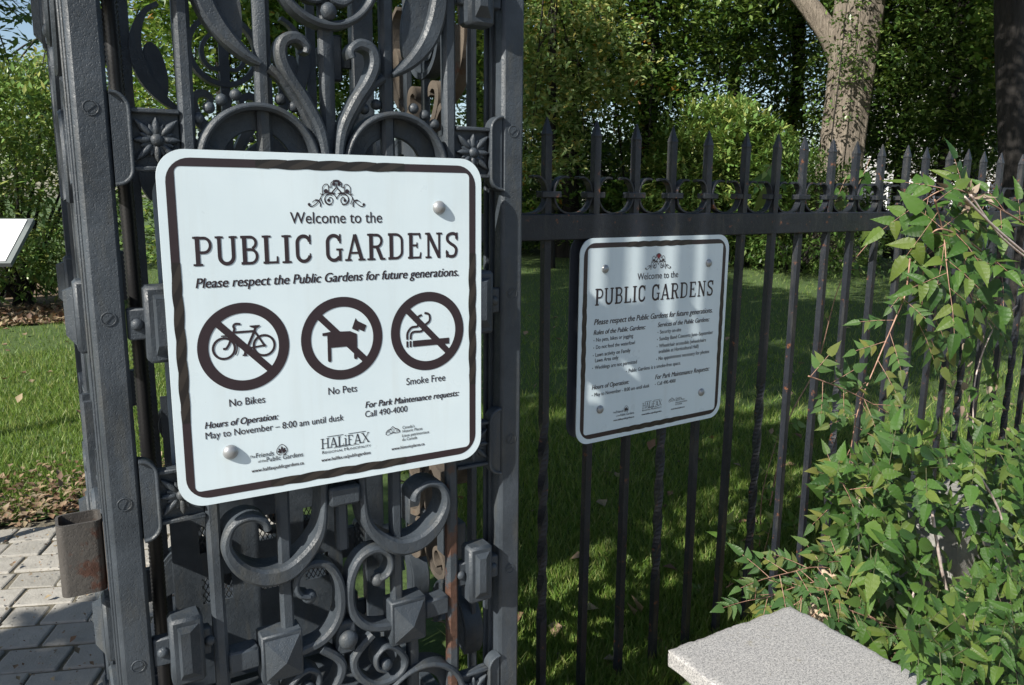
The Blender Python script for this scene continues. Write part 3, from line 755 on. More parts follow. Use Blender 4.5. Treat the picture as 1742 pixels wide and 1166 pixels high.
def crest(pr, x0, b, wd):
    k = wd/110.0; f = lambda pts: [(x0+p[0]*k, b+p[1]*k) for p in pts]
    cx = 55
    for s in (-1, 1):
        g = lambda pts: f([(cx+s*p[0], p[1]) for p in pts])
        sp = [(13+(13-11*i/30)*math.cos(R_(175-i*17)), 13+(13-10*i/30)*math.sin(R_(175-i*17))) for i in range(31)]
        pr.stroke(g(sp), [1.6*k]*len(sp), dy=.00002)
        pr.stroke(g(arcp(14, 13, 9.2, 9.5, 130, -120, 20)), 1.2*k, dy=.00009)
        pr.disc(g([(15.5, 12)])[0], 2.9*k, .00006)
        pr.stroke(g(crom([(26, 5), (30, 17), (21, 25), (9, 26), (2, 24)], 5)), 1.5*k, dy=.00004)
        pr.stroke(g(crom([(30, 17), (33, 12), (40, 5), (47, 1), (52, 2), (53.5, 5)], 5)), 1.7*k, dy=.00008)
        pr.disc(g([(52, 4.6)])[0], 2.6*k, .00010)
        pr.stroke(g(crom([(33, 11), (38, 12.5), (43, 11), (46, 8)], 5)), [2.6*k]*8+[1.2*k]*8, dy=.00012)
        pr.stroke(g([(31, 0), (31, 6), (34, 12)]), 2.2*k, dy=.00014)
        pr.stroke(g(crom([(31, 24), (27, 23), (26.5, 30), (26, 36), (21, 41), (16, 40), (15, 33), (15, 27)], 5)), 1.5*k, dy=.00016)
        pr.disc(g([(20, 28.5)])[0], 4.0*k, .00018)
        pr.stroke(g([(15, 36), (10, 36)]), 1.6*k, dy=.00020); pr.stroke(g([(20, 26), (9, 26)]), 1.6*k, dy=.00022)
        pr.stroke(g(crom([(10, 35), (10, 43), (6, 46), (0.3, 47)], 5)), 1.7*k, dy=.00024)
        pr.stroke(g([(0.3, 35.5), (9, 26), (5, 22.5)]), 2.4*k, dy=.00026)
        pr.disc(g([(5, 41.5)])[0], 3.3*k, .00028)
    pr.stroke(f([(cx-6, 46.5), (cx, 47.5), (cx+6, 46.5)]), 4*k, dy=.00030)
    pr.stroke(f([(cx-.01, 43), (cx+.01, 36)]), 2.2*k, dy=.00032)
def palmette(pr, x0, b, wd):
    k = wd/20.0; cx = x0+wd/2
    pr.stroke([(cx+p[0]*k, b+p[1]*k) for p in crom([(-5, .5), (-9, 5), (-9, 10), (-5.5, 16), (0, 19.5), (5.5, 16), (9, 10), (9, 5), (5, .5)], 4)], 1.1*k)
    for a in (-62, -32, 0, 32, 62):
        L = 13-abs(a)*.06; d = Vector((math.sin(R_(a)), math.cos(R_(a)))); nn = Vector((d.y, -d.x)); c0 = Vector((cx, b+3.8*k))
        pr.poly([tuple(c0+d*.5*k), tuple(c0+(d*L*.65+nn*1.9)*k), tuple(c0+(d*L*.92+nn*.9)*k), tuple(c0+(d*L*.92-nn*.9)*k), tuple(c0+(d*L*.65-nn*1.9)*k)], .00004+abs(a)*1e-6+(a > 0)*3e-5)
    for s in (-1, 1): pr.circ((cx+s*3.2*k, b+2.2*k), 1.7*k, .9*k, .00015, 14)
def roofs(pr, x0, b, wd):
    k = wd/30.0; f = lambda pts: [(x0+p[0]*k, b+p[1]*k) for p in pts]
    pr.stroke(f(crom([(0, 3), (1, 8), (6, 12), (11, 12.5)], 5)), 1.6*k); pr.stroke(f([(8, 12), (15, 18), (22, 12)]), 1.3*k, dy=.00004)
    pr.stroke(f(crom([(19, 12.5), (24, 12), (29, 8), (30, 4)], 5)), 1.6*k, dy=.00006)
    pr.stroke(f(crom([(0, 3), (4, 1), (9, 3.4), (15, 5), (22, 3.5), (30, 4)], 5)), [1.0*k]*10+[1.8*k]*10+[1.0*k]*6, dy=.00008)
    pr.stroke(f([(12.5, 8), (12.5, 11.5), (15, 13.5), (17.5, 11.5), (17.5, 8), (12.6, 8)]), .8*k, dy=.0001)
    for x in (4, 7, 23, 26): pr.stroke(f([(x, 6), (x+1, 10)]), 1.3*k, dy=.00012)
def icons(sign, kind, c, r, y):
    pr = Print(y); T = lambda pts: [(c[0]+p[0]*r, c[1]+p[1]*r) for p in pts]
    pr.circ(c, r*.885, r*.235, .00002, 72)
    e = .775
    pr.stroke(T([(-.545, .56), (.545, -.56)]), r*.158, dy=.00006)
    if kind == 'bike':
        for cx_ in (-.44, .435): pr.circ(T([(cx_, 0)])[0], r*.232, r*.052, .00010, 36)
        for i, (p, wd) in enumerate((([(-.46, -.01), (-.39, -.005), (-.33, .08), (-.215, .36), (-.19, .44)], .05), ([(-.225, .345), (.235, .345)], .05), ([(.285, .47), (.235, .345), (.06, -.03)], .055), ([(.235, .345), (.44, 0)], .045), ([(.07, -.04), (.44, 0)], .04),
                                   ([(.05, -.02), (-.005, -.19)], .055), ([(-.05, -.19), (.05, -.19)], .035))):
            pr.stroke(T(p), wd*r, dy=.00012+i*.00002)
        pr.stroke(T(crom([(-.19, .42), (-.215, .485), (-.17, .535), (-.06, .525)], 5)), .05*r, dy=.00028)
        pr.poly(T([(.135, .475), (.36, .475), (.36, .445), (.30, .41), (.23, .41), (.135, .45)]), .00030); pr.disc(T([(.05, -.045)])[0], .09*r, .00032); pr.disc(T([(.44, 0)])[0], .035*r, .00034)
        pr.stroke(T(arcp(-.44, 0, .285, .285, 100, -35, 14)), .03*r, dy=.00036)
    elif kind == 'dog':
        pr.poly(T([(-.49, .165), (-.30, .185), (.19, .165), (.355, .085), (.355, -.20), (.12, -.20), (-.29, -.20), (-.375, -.20), (-.375, .10), (-.49, .10)]), .00010)
        for x, z in ((-.335, -.50), (.31, -.49)): pr.stroke(T([(x, -.19), (x, z)]), .085*r, dy=.00012); pr.disc(T([(x, z)])[0], .0425*r, .00014)
        pr.poly(T([(.333, .475), (.37, .405), (.60, .28), (.54, .125), (.41, .195), (.385, .145), (.235, .225)]), .00016)
    else:
        pr.poly(T([(-.42, -.21), (.59, -.21), (.59, -.365), (-.42, -.365)]), .00010)
        for x in (-.482, -.57): pr.poly(T([(x-.026, -.21), (x+.026, -.21), (x+.026, -.365), (x-.026, -.365)]), .00012)
        pr.stroke(T(crom([(-.57, -.17), (-.56, .0), (-.45, .13), (-.29, .15), (-.275, .23)], 6)), .055*r, dy=.00014)
        pr.stroke(T(crom([(-.48, -.17), (-.465, -.04), (-.39, .015), (-.20, .015), (-.12, .07)], 6)), .055*r, dy=.00016)
        pr.stroke(T(crom([(-.30, .35), (-.25, .40), (-.165, .43)], 6)), .055*r, dy=.00018)
        pr.stroke(T(crom([(-.07, .18), (.03, .25), (.055, .34), (.02, .44), (-.095, .475)], 6)), .055*r, dy=.00020)
    return pr.build('pictogram', M['ink'], sign)
def line(sign, txt, x0, b, x1, bold=0.006, shear=0.0, mat='ink', h=None, y=-.0006, name='lettering'):
    pr = Print(y); pr.text(txt, x0*.001, b*.001, x1*.001, h, bold, shear); return pr.build(name, M[mat], sign)
def rivet(sign, x, z, r=.0135, hgt=.010):
    b = bmesh.new(); bmesh.ops.create_uvsphere(b, u_segments=24, v_segments=16, radius=1); mb = MB()
    for v in b.verts: v.co = Vector((x+v.co.x*r, v.co.y*hgt-.0005, z+v.co.z*r))
    mb.bm(b); o = mb.build('rivet', M['rivet'], sign, True)
    pr = Print(-hgt-.0004)
    return o
def sign_base(sign, W_, H_, rad):
    mb = MB(); pts = rr_pts(0, 0, W_, H_, rad, 10); mb.prism(pts, 0, .0032)
    mb.build('panel', M['sign'], sign)
    pr = Print(-.0004); border(pr, W_, H_, .0135, .0140, .040, .010); pr.build('border', M['ink_brown'], sign)
def logos(sign, L):
    (fx0, fb, fx1), (ox0, ob, ox1), pal, url1, hal, rm, url2, roof, hp, url3 = L
    g = 'logo'
    line(sign, 'Friends', fx0, fb, fx1, .008, 0, 'ink_grey', name=g)
    line(sign, 'The', fx0-11, fb+1, fx0-1.5, .012, 0, 'ink_grey', name=g)
    line(sign, 'of the', ox0, ob, ox0+14, .012, 0, 'ink_grey', name=g); line(sign, 'Public Gardens', ox0+15.5, ob-1, ox1, .008, 0, 'ink_grey', name=g)
    pr = Print(); palmette(pr, pal[0]*.001, pal[1]*.001, pal[2]*.001); pr.build(g, M['ink'], sign)
    line(sign, 'www.halifaxpublicgardens.ca', *url1, .022, 0, 'ink', name='web_address')
    pr = Print(); hx0, hb, hx1, hh = hal; q = .001
    letters(pr, 'HALiFAX', hx0*q, hb*q, hx1*q, hh*q, .01, .62)
    wd = (hx1-hx0)*q
    pr.stroke([(hx0*q+.13*wd, (hb+hh+2.5)*q), (hx0*q+.46*wd, (hb+hh+2.5)*q)], .0011); pr.stroke([(hx0*q+.56*wd, (hb+hh+2.5)*q), (hx0*q+.92*wd, (hb+hh+2.5)*q)], .0011)
    pr.stroke(crom([(hx0*q+wd*(.25+.065*i), (hb-1.6+(1.1 if i % 2 else 0))*q) for i in range(9)], 4), .0009)
    pr.build(g, M['ink_grey'], sign)
    pr = Print(); x0, b, x1 = rm; xm = x0+(x1-x0)*.42
    pr.text('R', x0*q, b*q, x0*q+.0055, .0062, 0.004); pr.text('EGIONAL', x0*q+.0062, b*q, xm*q, .0047, 0.004)
    pr.text('M', (xm+2.5)*q, b*q, (xm+9.5)*q, .0062, 0.004); pr.text('UNICIPALITY', (xm+10.2)*q, b*q, x1*q, .0047, 0.004)
    pr.build(g, M['ink_grey'], sign)
    line(sign, 'www.halifax.ca/publicgardens', *url2, .022, 0, 'ink', name='web_address')
    pr = Print(); roofs(pr, roof[0]*q, roof[1]*q, roof[2]*q); pr.build(g, M['ink'], sign)
    for t, (a, b, c) in zip(('Canada’s', 'Historic Places', 'Lieux patrimoniaux', 'du Canada'), hp): line(sign, t, a, b, c, .006, 0, 'ink_grey', name=g)
    line(sign, 'www.historicplaces.ca', *url3, .022, 0, 'ink', name='web_address')

BI, SH = .026, .24
# --- sign on the pier
SX, SY, SZ = .1660, 1.420, EYE-.5445
s1 = empty('welcome_sign', (SX, SY, SZ)); tag(s1, 'larger white welcome sign with three round prohibition pictograms on the iron pier', 'sign')
W1, H1 = .598, .617
sign_base(s1, W1, H1, .046)
twist_band(s1, W1, H1, .0135, .0140, ((.265, .725), (.26, .70), (.265, .715), (.25, .70)), 5)
pr = Print(); crest(pr, .246, .5235, .108); pr.build('crest', M['ink'], s1)
line(s1, 'Welcome to the', 214, 494.5, 386)
pr = Print(); letters(pr, 'PUBLIC', .049, .4245, .251, .050); pr.build('title_lettering', M['ink'], s1)
pr = Print(); letters(pr, 'GARDENS', .274, .4245, .547, .050); pr.build('title_lettering', M['ink'], s1)
line(s1, 'Please respect the Public Gardens for future generations.', 50, 387.5, 546, BI, SH)
for kind, cx in (('bike', .124), ('dog', .303), ('smoke', .478)): icons(s1, kind, (cx, .280), .0785, -.0006)
for t, a, b, c in (("No Bikes", 93, 175, 155), ("No Pets", 272, 175, 328), ("Smoke Free", 430, 175.5, 515), ("May to November – 8:00 am until dusk", 50, 121.5, 300), ("Call 490-4000", 343, 121.5, 431)): line(s1, t, a, b, c)
line(s1, "Hours of Operation:", 50, 140.5, 177, BI, SH); line(s1, "For Park Maintenance requests:", 344, 140, 546, BI, SH)
logos(s1, ((134, 73.5, 166), (137, 64, 219.5), (170.5, 71.5, 21), (125, 47, 220), (254, 71, 351, 20), (256, 61, 353), (254, 46, 352), (385, 77.5, 29),
           ((420, 87, 446), (420, 79.3, 463), (419, 70, 478), (419, 62, 451)), (396, 46, 467)))
rivet(s1, .5045, .5224); rivet(s1, .0902, .0918)
b1 = MB().prism(rr_pts(SX+.003, SZ+.004, SX+W1, SZ+H1-.03, .046, 10), SY+.090, SY+.0935).build('sign_back_plate', M['alu']); tag(b1, 'bare aluminium plate clamped behind the scrollwork of the pier, back of another sign', 'sign plate')
b1.data.transform(Matrix.Translation((-SX, -SY-.09, -SZ))); b1.location = (SX, SY+.09, SZ)

# ------------------------------------------------------------------ picket fence
FA = R_(3.5); FY0 = 1.748
fx = lambda t: Vector((t*math.cos(FA), FY0+t*math.sin(FA), 0))          # along the fence
fence = empty('picket_fence', fx(.9), FA); tag(fence, 'black iron picket fence running right from the pier, spear tips above its rail', 'fence')
RZ0, RZ1 = EYE-.116, EYE-.045
MB().box(-.02, 8.6, -.018, .018, RZ0, RZ1, .003).build('top_rail', M['fence'], fence)
def spear(twisted):
    mb = MB(); h = .0105
    def ringv(z, hx, rot=0.0):
        c, s_ = math.cos(rot), math.sin(rot); return [(x*c-y*s_, x*s_+y*c, z) for x, y in ((-hx, -hx), (hx, -hx), (hx, hx), (-hx, hx))]
    segs = [(.0, h, 0)]
    if twisted:
        for i in range(41): segs.append((.30+.62*i/40, h*1.05, math.pi*2*i/40*1.0*1.5))
        segs.append((.96, h, math.pi*3))
        rot = math.pi*3
    else: rot = 0
    segs += [(1.30, h, rot), (EYE+.158, h, rot), (EYE+.164, h*1.08, rot), (EYE+.208, .0012, rot)]
    vs = []; 
    for z, hx, r in segs: vs += ringv(z, hx, r)
    n = len(segs); fs = [(i*4+k, i*4+(k+1) % 4, (i+1)*4+(k+1) % 4, (i+1)*4+k) for i in range(n-1) for k in range(4)]+[(3, 2, 1, 0), tuple((n-1)*4+k for k in range(4))]
    mb.add(vs, fs); return mb
PS = .1548
pick0 = 1.187/math.cos(FA)-.9+.0
pk = spear(False).build('picket', M['fence'], fence); pt = spear(True).build('picket', M['fence'], fence)
# horseshoe scroll between pickets, with its collar
cz = EYE+.004; rr = .0535
hh_ = [(.017, .052), (.030, .0545), (.047, .049), (.061, .032), (.0655, .008), (.059, -.018), (.038, -.0385), (0, -.0455)]
hs = crom([(-x, EYE+z) for x, z in hh_]+[(x, EYE+z) for x, z in hh_[-2::-1]], 5)
hoop = MB().ribbon(hs, .006, -.011, .011, .001).build('hoop', M['fence'], fence)
coll = MB().box(-.033, .033, -.015, .015, EYE-.002, EYE+.015, .002).build('collar', M['fence'], fence)
n_p = 48
for i in range(n_p):
    x = pick0+i*PS
    tw = i in (0, 3, 6) or (i > 6 and i % 3 == 0)
    src = pt if tw else pk
    o = src if (i == 1 and not tw) or (i == 0 and tw) else src.copy()
    if o.name not in COL.objects: COL.objects.link(o)
    o.location = (x, 0, random.uniform(-.005, .004)); o.rotation_euler = (random.uniform(-.005, .005), random.uniform(-.0035, .0035), random.uniform(-.09, .09))
    if i == 0: hp = hoop; cp = coll
    else:
        hp = hoop.copy(); COL.objects.link(hp); cp = coll.copy(); COL.objects.link(cp)
    hp.location = (x-PS/2, 0, 0); cp.location = (x, 0, 0)
# --- sign on the fence
FD = Vector((math.cos(FA), math.sin(FA), 0)); FNv = Vector((math.sin(FA), -math.cos(FA), 0))
W2, H2 = .610, .600
p2 = Vector((.742*1.73, 1.045*1.73-.003, EYE-.414*1.73+.0035))
s2 = empty('rules_sign', p2, FA); tag(s2, 'smaller looking white sign listing the garden rules, bolted to the picket fence', 'sign')
sign_base(s2, W2, H2, .046)
twist_band(s2, W2, H2, .0135, .0140, ((.28, .72), (.25, .75), (.26, .70), (.27, .74)), 6)
pr = Print(); crest(pr, .247, .5020, .107); pr.build('crest', M['ink'], s2)
pr = Print(-.0011); pr.disc((.3005, .5415), .0062); pr.build('crest_rose', M['ink_red'], s2)
line(s2, 'Welcome to the', 218, 474, 386)
pr = Print(); letters(pr, 'PUBLIC', .058, .408, .253, .049); pr.build('title_lettering', M['ink'], s2)
pr = Print(); letters(pr, 'GARDENS', .277, .408, .547, .049); pr.build('title_lettering', M['ink'], s2)
line(s2, 'Please respect the Public Gardens for future generations.', 57, 352.5, 548, .026, SH)
for t, a, b, c in (("Rules of the Public Gardens:", 56, 323.5, 258), ("Services of the Public Gardens:", 309, 325, 536), ("For Park Maintenance Requests:", 307, 162, 548), ("Hours of Operation:", 55, 162, 199)): line(s2, t, a, b, c, .026, SH)
for t, a, b, c, bl in (("No pets, bikes or jogging", 66, 303, 209, 1), ("Do not feed the waterfowl", 66, 281.5, 217, 1), ("Lawn activity on Family", 65, 259, 200, 1), ("Lawn Area only", 64, 242.5, 153, 0), ("Weddings are not permitted", 64, 221.5, 228, 1),
        ("Public Gardens is a smoke-free space.", 196, 197, 415, 1), ("Security on-site", 319, 304, 410, 1), ("Sunday Band Concerts June–September", 318, 282.5, 556, 1), ("Wheelchair accessible (wheelchairs", 318, 260.5, 525, 1), ("available at Horticultural Hall)", 317, 243, 492, 0),
        ("No appointment necessary for photos", 318, 221, 543, 1), ("Call 490-4000", 317, 142, 396, 1), ("May to November - 8:00 am until dusk", 65, 140.5, 284, 1)):
    pr = Print(); pr.text(t, a*.001, b*.001, c*.001, None, .016)
    if bl: pr.disc((a*.001-.0085, b*.001+.0042), .0016, 0, 10)
    pr.build('lettering', M['ink_grey'], s2)
logos(s2, ((151, 77, 180), (153, 66.5, 224), (181.5, 75.5, 20), (142, 53.5, 225), (258, 75.5, 340, 18), (258, 67, 340), (256, 54.5, 340), (370.5, 79, 25),
           ((400, 86, 426), (400, 80.3, 440), (400, 73, 453), (400, 66.5, 430)), (381, 53.5, 442)))
for x, z in ((.0917, .512), (.518, .512), (.0876, .0985), (.5153, .0938)): rivet(s2, x, z, .0125, .009)
b2 = MB().prism(rr_pts(0, .008, W2-.002, H2+.004, .046, 10), 0, .004).build('sign_back_plate', M['back_dark']); b2.location = p2-FNv*.044; b2.rotation_euler = (0, 0, FA)
tag(b2, 'dark backed sign plate clamped behind the fence pickets, just behind the rules sign', 'sign plate')

# ------------------------------------------------------------------ granite cap, stones
gx0, gx1, gy0, gy1, gz = 1.134*1.15, 1.539*1.15, .81*1.15, 1.222*1.15, EYE-1.15
gb = empty('granite_bollard', ((gx0+gx1)/2, (gy0+gy1)/2, 0)); tag(gb, 'square pale speckled granite post with a flat top in front of the fence', 'granite post')
hw, hd = (gx1-gx0)/2, (gy1-gy0)/2
b = bmesh.new(); bmesh.ops.create_cube(b, size=1); bmesh.ops.subdivide_edges(b, edges=b.edges[:], cuts=40, use_grid_fill=True)
from mathutils import noise as mn
for v in b.verts:
    q = Vector((v.co.x*2*hw, v.co.y*2*hd, v.co.z*.052)); e = sorted((hw-abs(q.x), hd-abs(q.y), .026-abs(q.z)))[1]
    k = max(0, 1-e/.008); dn = .0035*k*(.55+1.1*max(0, mn.noise(q*45))+.8*max(0, mn.noise(q*14)))
    q -= Vector((math.copysign(dn, q.x) if hw-abs(q.x) < .008 else 0, math.copysign(dn, q.y) if hd-abs(q.y) < .008 else 0, math.copysign(dn, q.z) if .026-abs(q.z) < .008 else 0))
    q.z += .0008*mn.noise(q*22)
    v.co = q+Vector((0, 0, gz-.026))
MB().bm(b).build('cap', M['granite'], gb, 'auto')
MB().box(-hw+.05, hw-.05, -hd+.05, hd-.05, -.02, gz-.053, .006).build('shaft', M['granite'], gb)
def boulder(name, label, c, dims, mat, rz=0, seed=1, tilt=0.0):
    r = random.Random(seed); b = bmesh.new(); bmesh.ops.create_cube(b, size=1); bmesh.ops.subdivide_edges(b, edges=b.edges[:], cuts=4, use_grid_fill=True)
    for v in b.verts:
        n = v.co.normalized(); v.co = v.co*.86+n*.07
        v.co = Vector((v.co.x*dims[0], v.co.y*dims[1], v.co.z*dims[2]))+Vector((r.uniform(-1, 1), r.uniform(-1, 1), r.uniform(-1, 1)))*.012
    mb = MB().bm(b); o = mb.build(name, mat, None, 'auto'); o.location = c; o.rotation_euler = (tilt, tilt*.6, rz); tag(o, label, 'stone'); return o
boulder('edging_stone', 'tan wedge of stone sunlit between the leaves behind the granite post', (2.33, 1.62, .10), (.26, .22, .34), M['sandstone'], .5, 3, .25)
boulder('edging_stone', 'rough grey stone half buried under the brambles by the fence', (3.10, 1.70, .18), (.55, .30, .36), M['greystone'], .1, 4)
boulder('edging_stone', 'low brown stone lying under the brambles in front of the grey stone', (2.72, 1.52, .03), (.5, .26, .16), M['sandstone'], .2, 8)

# ------------------------------------------------------------------ brambles
def leaflet_template(n=13, serr=True):
    """ovate pointed serrated leaflet, base at 0, tip at x=1; returns V,F,uv"""
    t = np.linspace(0, 1, n); half = 0.262*np.sin(np.pi*t**0.60)**0.9*(1-.42*t); half[0] = 0.02; half[-1] = 0
    V = []; UV = []
    for i in range(n):
        sx = t[i]-(.03 if serr and i % 2 and 0 < i < n-1 else 0); hh = half[i]*(1.06 if serr and i % 2 else .95)
        zc = -.16*t[i]**2; fold = .22
        for k, f in ((0, -1), (1, 0), (2, 1)):
            V.append((t[i]-(.05*abs(f) if serr and i % 2 else 0)+.03*0, f*hh, zc+abs(f)*hh*fold)); UV.append((t[i]*2.0-abs(f)*half[i]*3.0, f))
    F = []
    for i in range(n-1):
        for k in (0, 1): F.append((i*3+k, (i+1)*3+k, (i+1)*3+k+1, i*3+k+1))
    return np.array(V), np.array(F), np.array(UV)
LV, LF, LUV = leaflet_template()
def frames(d, nrm):
    d = d/np.linalg.norm(d); s = np.cross(nrm, d); ls = np.linalg.norm(s)
    if ls < 1e-4: s = np.cross(np.array([.3, .8, .5]), d); ls = np.linalg.norm(s)
    s /= ls; n = np.cross(d, s); return d, s, n
class Foliage:
    def __init__(s): s.V = []; s.F = []; s.U = []; s.n = 0; s.stems = MB()
    def leaflet(s, p, d, nrm, L):
        d, sd, n = frames(np.array(d, float), np.array(nrm, float)); curl = rng.uniform(.4, 1.7); wd = rng.uniform(.85, 1.12)
        T = LV.copy(); T[:, 2] *= curl; T[:, 1] *= wd
        s.V.append(np.array(p)+(T[:, 0:1]*d+T[:, 1:2]*sd+T[:, 2:3]*n)*L); s.F.append(LF+s.n); s.U.append(LUV); s.n += len(LV)
    def compound(s, p, d, nrm, L, k=5, stem=True, kk=.55):
        """pinnate leaf: rachis from p along d, k leaflets of length L"""
        d, sd, n = frames(np.array(d, float), np.array(nrm, float)); p = np.array(p, float); pairs = (k-1)//2; R0 = L*(.5+kk*pairs)
        end = p+d*R0-np.array([0, 0, .10*R0])
        if stem: s.stems.tube([p, (p+end)/2+n*.03*R0, end], [.0011, .0009, .0007], 5, False)
        s.leaflet(end, d+rng.normal(size=3)*.10-np.array([0, 0, .15]), n+rng.normal(size=3)*.18, L*rng.uniform(1.0, 1.2))
        for i in range(pairs):
            f = (.40+.55*(i)/max(1, pairs)) if pairs > 1 else .55
            q = p+(end-p)*f
            for sg in (-1, 1):
                dd = d*.55+sd*sg*.85+rng.normal(size=3)*.12-np.array([0, 0, .12]); s.leaflet(q, dd, n+rng.normal(size=3)*.22, L*rng.uniform(.78, 1.0))
    def build(s, name, mat, par):
        V = np.concatenate(s.V); F = np.concatenate(s.F); U = np.concatenate(s.U); o0 = np.array(par.location)
        return np_mesh(name, V-o0, F, mat, par, U, True)
def pixray(px, py, y):
    """point on the upright plane at distance y seen along the given sight line"""
    q = Vector(((px-871)/1345., -(py-583)/1345., 1.0)); d = r2*q.x+u2*q.y+fw*q.z; t = y/d.y
    return np.array((d.x*t, y, EYE+d.z*t))
def grow(fol, pts, rad, L, k, step, spread=1.0, facing=(-.35, -.75, .55), skip=0.0, stemmb=None, small=False):
    C = np.array(crom([tuple(p) for p in pts], 10)); seg = np.linalg.norm(np.diff(C, axis=0), axis=1); cum = np.concatenate([[0], np.cumsum(seg)])
    (stemmb or fol.stems).tube([tuple(c) for c in C], [rad*(1-.6*i/len(C)) for i in range(len(C))], 6)
    t = cum[-1]*skip; sg = 1
    while t < cum[-1]:
        i = min(np.searchsorted(cum, t), len(C)-1); i = max(i, 1); d = C[i]-C[i-1]; d /= np.linalg.norm(d)+1e-9
        f = np.array(facing)+rng.normal(size=3)*.25; sd = np.cross(f, d); sd /= np.linalg.norm(sd)+1e-9
        dd = sd*sg*spread+d*.45+rng.normal(size=3)*.25+f*.15-np.array([0, 0, .25])
        fol.compound(C[i], dd, f, L*rng.uniform(.7, 1.15), k if rng.uniform() < .7 else max(3, k-2)); sg *= -1; t += step*rng.uniform(.7, 1.3)
    fol.compound(C[-1], C[-1]-C[-3], np.array(facing), L*.9, k)

# upper bramble over the rail
br = empty('bramble', (3.0, 1.75, .0)); tag(br, 'bramble with big toothed leaves sprawling over the fence rail at right', 'bramble')
F1 = Foliage()
canes = [
 ([(1800, 420), (1742, 380), (1660, 335), (1610, 322), (1565, 345)], 1.72, .0040, .098, 5, .078),
 ([(1800, 520), (1742, 490), (1660, 420), (1600, 390), (1575, 420), (1570, 470)], 1.66, .0045, .100, 5, .078),
 ([(1590, 340), (1605, 400), (1610, 450), (1615, 490)], 1.60, .0030, .100, 5, .068),
 ([(1650, 360), (1640, 430), (1650, 500), (1680, 540)], 1.62, .0030, .092, 5, .07),
]
for pts, y, rad, L, k, st in canes:
    P3 = [pixray(px, py, y+.04*math.sin(i*1.7)) for i, (px, py) in enumerate(pts)]
    grow(F1, P3, rad, L, k, st)
for px, py in ((1480, 270), (1500, 330), (1440, 300), (1460, 320), (1330, 270)):    # leaves behind the rail
    p = pixray(px, py, 2.05); F1.compound(p, (-.3, .1, -.7), (-.4, -.8, .3), .10, 3)
F1.build('foliage', M['leaf_vine'], br)
F1.stems.v = [(x-3.0, y-1.75, z) for x, y, z in F1.stems.v]; F1.stems.build('canes', M['cane'], br, True)
D1 = Foliage()
for i in range(40):
    p = pixray(1650+rng.normal()*22, 520+rng.uniform(0, 190), 1.66); 
    D1.leaflet(p, (rng.normal()*.3, rng.normal()*.3, -1), (rng.normal(), -1, rng.normal()), rng.uniform(.02, .05))
for i in range(26):
    p = pixray(1648+rng.normal()*16, 335+rng.normal()*10, 1.60); D1.leaflet(p, unit_rand(1)[0], unit_rand(1)[0], rng.uniform(.03, .05))
D1.build('dried_leaves', M['leaf_dry'], br)
mb = MB()
for pts, y, r in (([(1640, 335), (1690, 385), (1742, 430), (1790, 470)], 1.57, .0045), ([(1650, 330), (1700, 400), (1760, 450)], 1.59, .0038), ([(1730, 520), (1690, 560), (1660, 640), (1655, 730)], 1.63, .0028)):
    P3 = [pixray(a, b, y) for a, b in pts]; mb.tube([(p[0]-3.0, p[1]-1.75, p[2]) for p in crom([tuple(p) for p in P3], 8)], r, 6)
mb.build('dead_cane', M['cane_pale'], br, True)

# lone trailing shoot hanging in front of the pickets
b3 = empty('bramble_shoot', (2.2, 1.7, 0)); tag(b3, 'single pinkish bramble shoot with small leaflets hanging down before the pickets', 'bramble')
F3 = Foliage()
grow(F3, [pixray(px, py, 1.66) for px, py in ((1548, 440), (1540, 500), (1522, 545), (1490, 620), (1462, 690), (1448, 760), (1440, 830), (1418, 856))], .0030, .058, 7, .058, spread=.9, skip=.05, facing=(-.55, -.75, .35))
grow(F3, [pixray(px, py, 1.63) for px, py in ((1375, 640), (1430, 660), (1480, 685), (1530, 715))], .0024, .052, 7, .055, facing=(-.55, -.75, .35))
for px, py in ((1560, 545), (1575, 560), (1585, 530)):
    F3.compound(pixray(px, py, 1.63), (.5, -.1, -.7), (-.3, -.8, .4), .075, 7)
F3.build('foliage', M['leaf_small'], b3); F3.stems.v = [(x-2.2, y-1.7, z) for x, y, z in F3.stems.v]; F3.stems.build('canes', M['cane'], b3, True)

# thin weed stems behind the fence
b5 = empty('weed_stems', (1.8, 2.1, 0)); tag(b5, 'thin pale weed stems leaning in the shade just behind the pickets', 'weed')
F5 = Foliage()
grow(F5, [pixray(px, py, 2.2) for px, py in ((1310, 860), (1340, 720), (1390, 620), (1430, 480), (1485, 405))], .0035, .05, 3, .35)
grow(F5, [pixray(px, py, 2.1) for px, py in ((1292, 930), (1297, 840), (1318, 760))], .0025, .04, 5, .09)
grow(F5, [pixray(px, py, 2.0) for px, py in ((1235, 1000), (1290, 960), (1310, 900))], .0020, .05, 5, .07)
for i in range(26): F5.compound(pixray(rng.uniform(1180, 1420), rng.uniform(900, 1030), rng.uniform(2.0, 2.4)), (rng.normal()*.6, rng.normal()*.3, .5), (-.3, -.4, .8), .05, 5)
for px, py in ((1315, 275), (1300, 300), (1325, 330), (1410, 330), (1375, 355)): F5.compound(pixray(px, py, 1.98), (-.4, -.1, -.3), (-.4, -.7, .5), .035, 5)
F5.build('foliage', M['leaf_mid'], b5); F5.stems.v = [(x-1.8, y-2.1, z) for x, y, z in F5.stems.v]; o = F5.stems.build('stems', M['cane'], b5, True); o['kind'] = 'stuff'

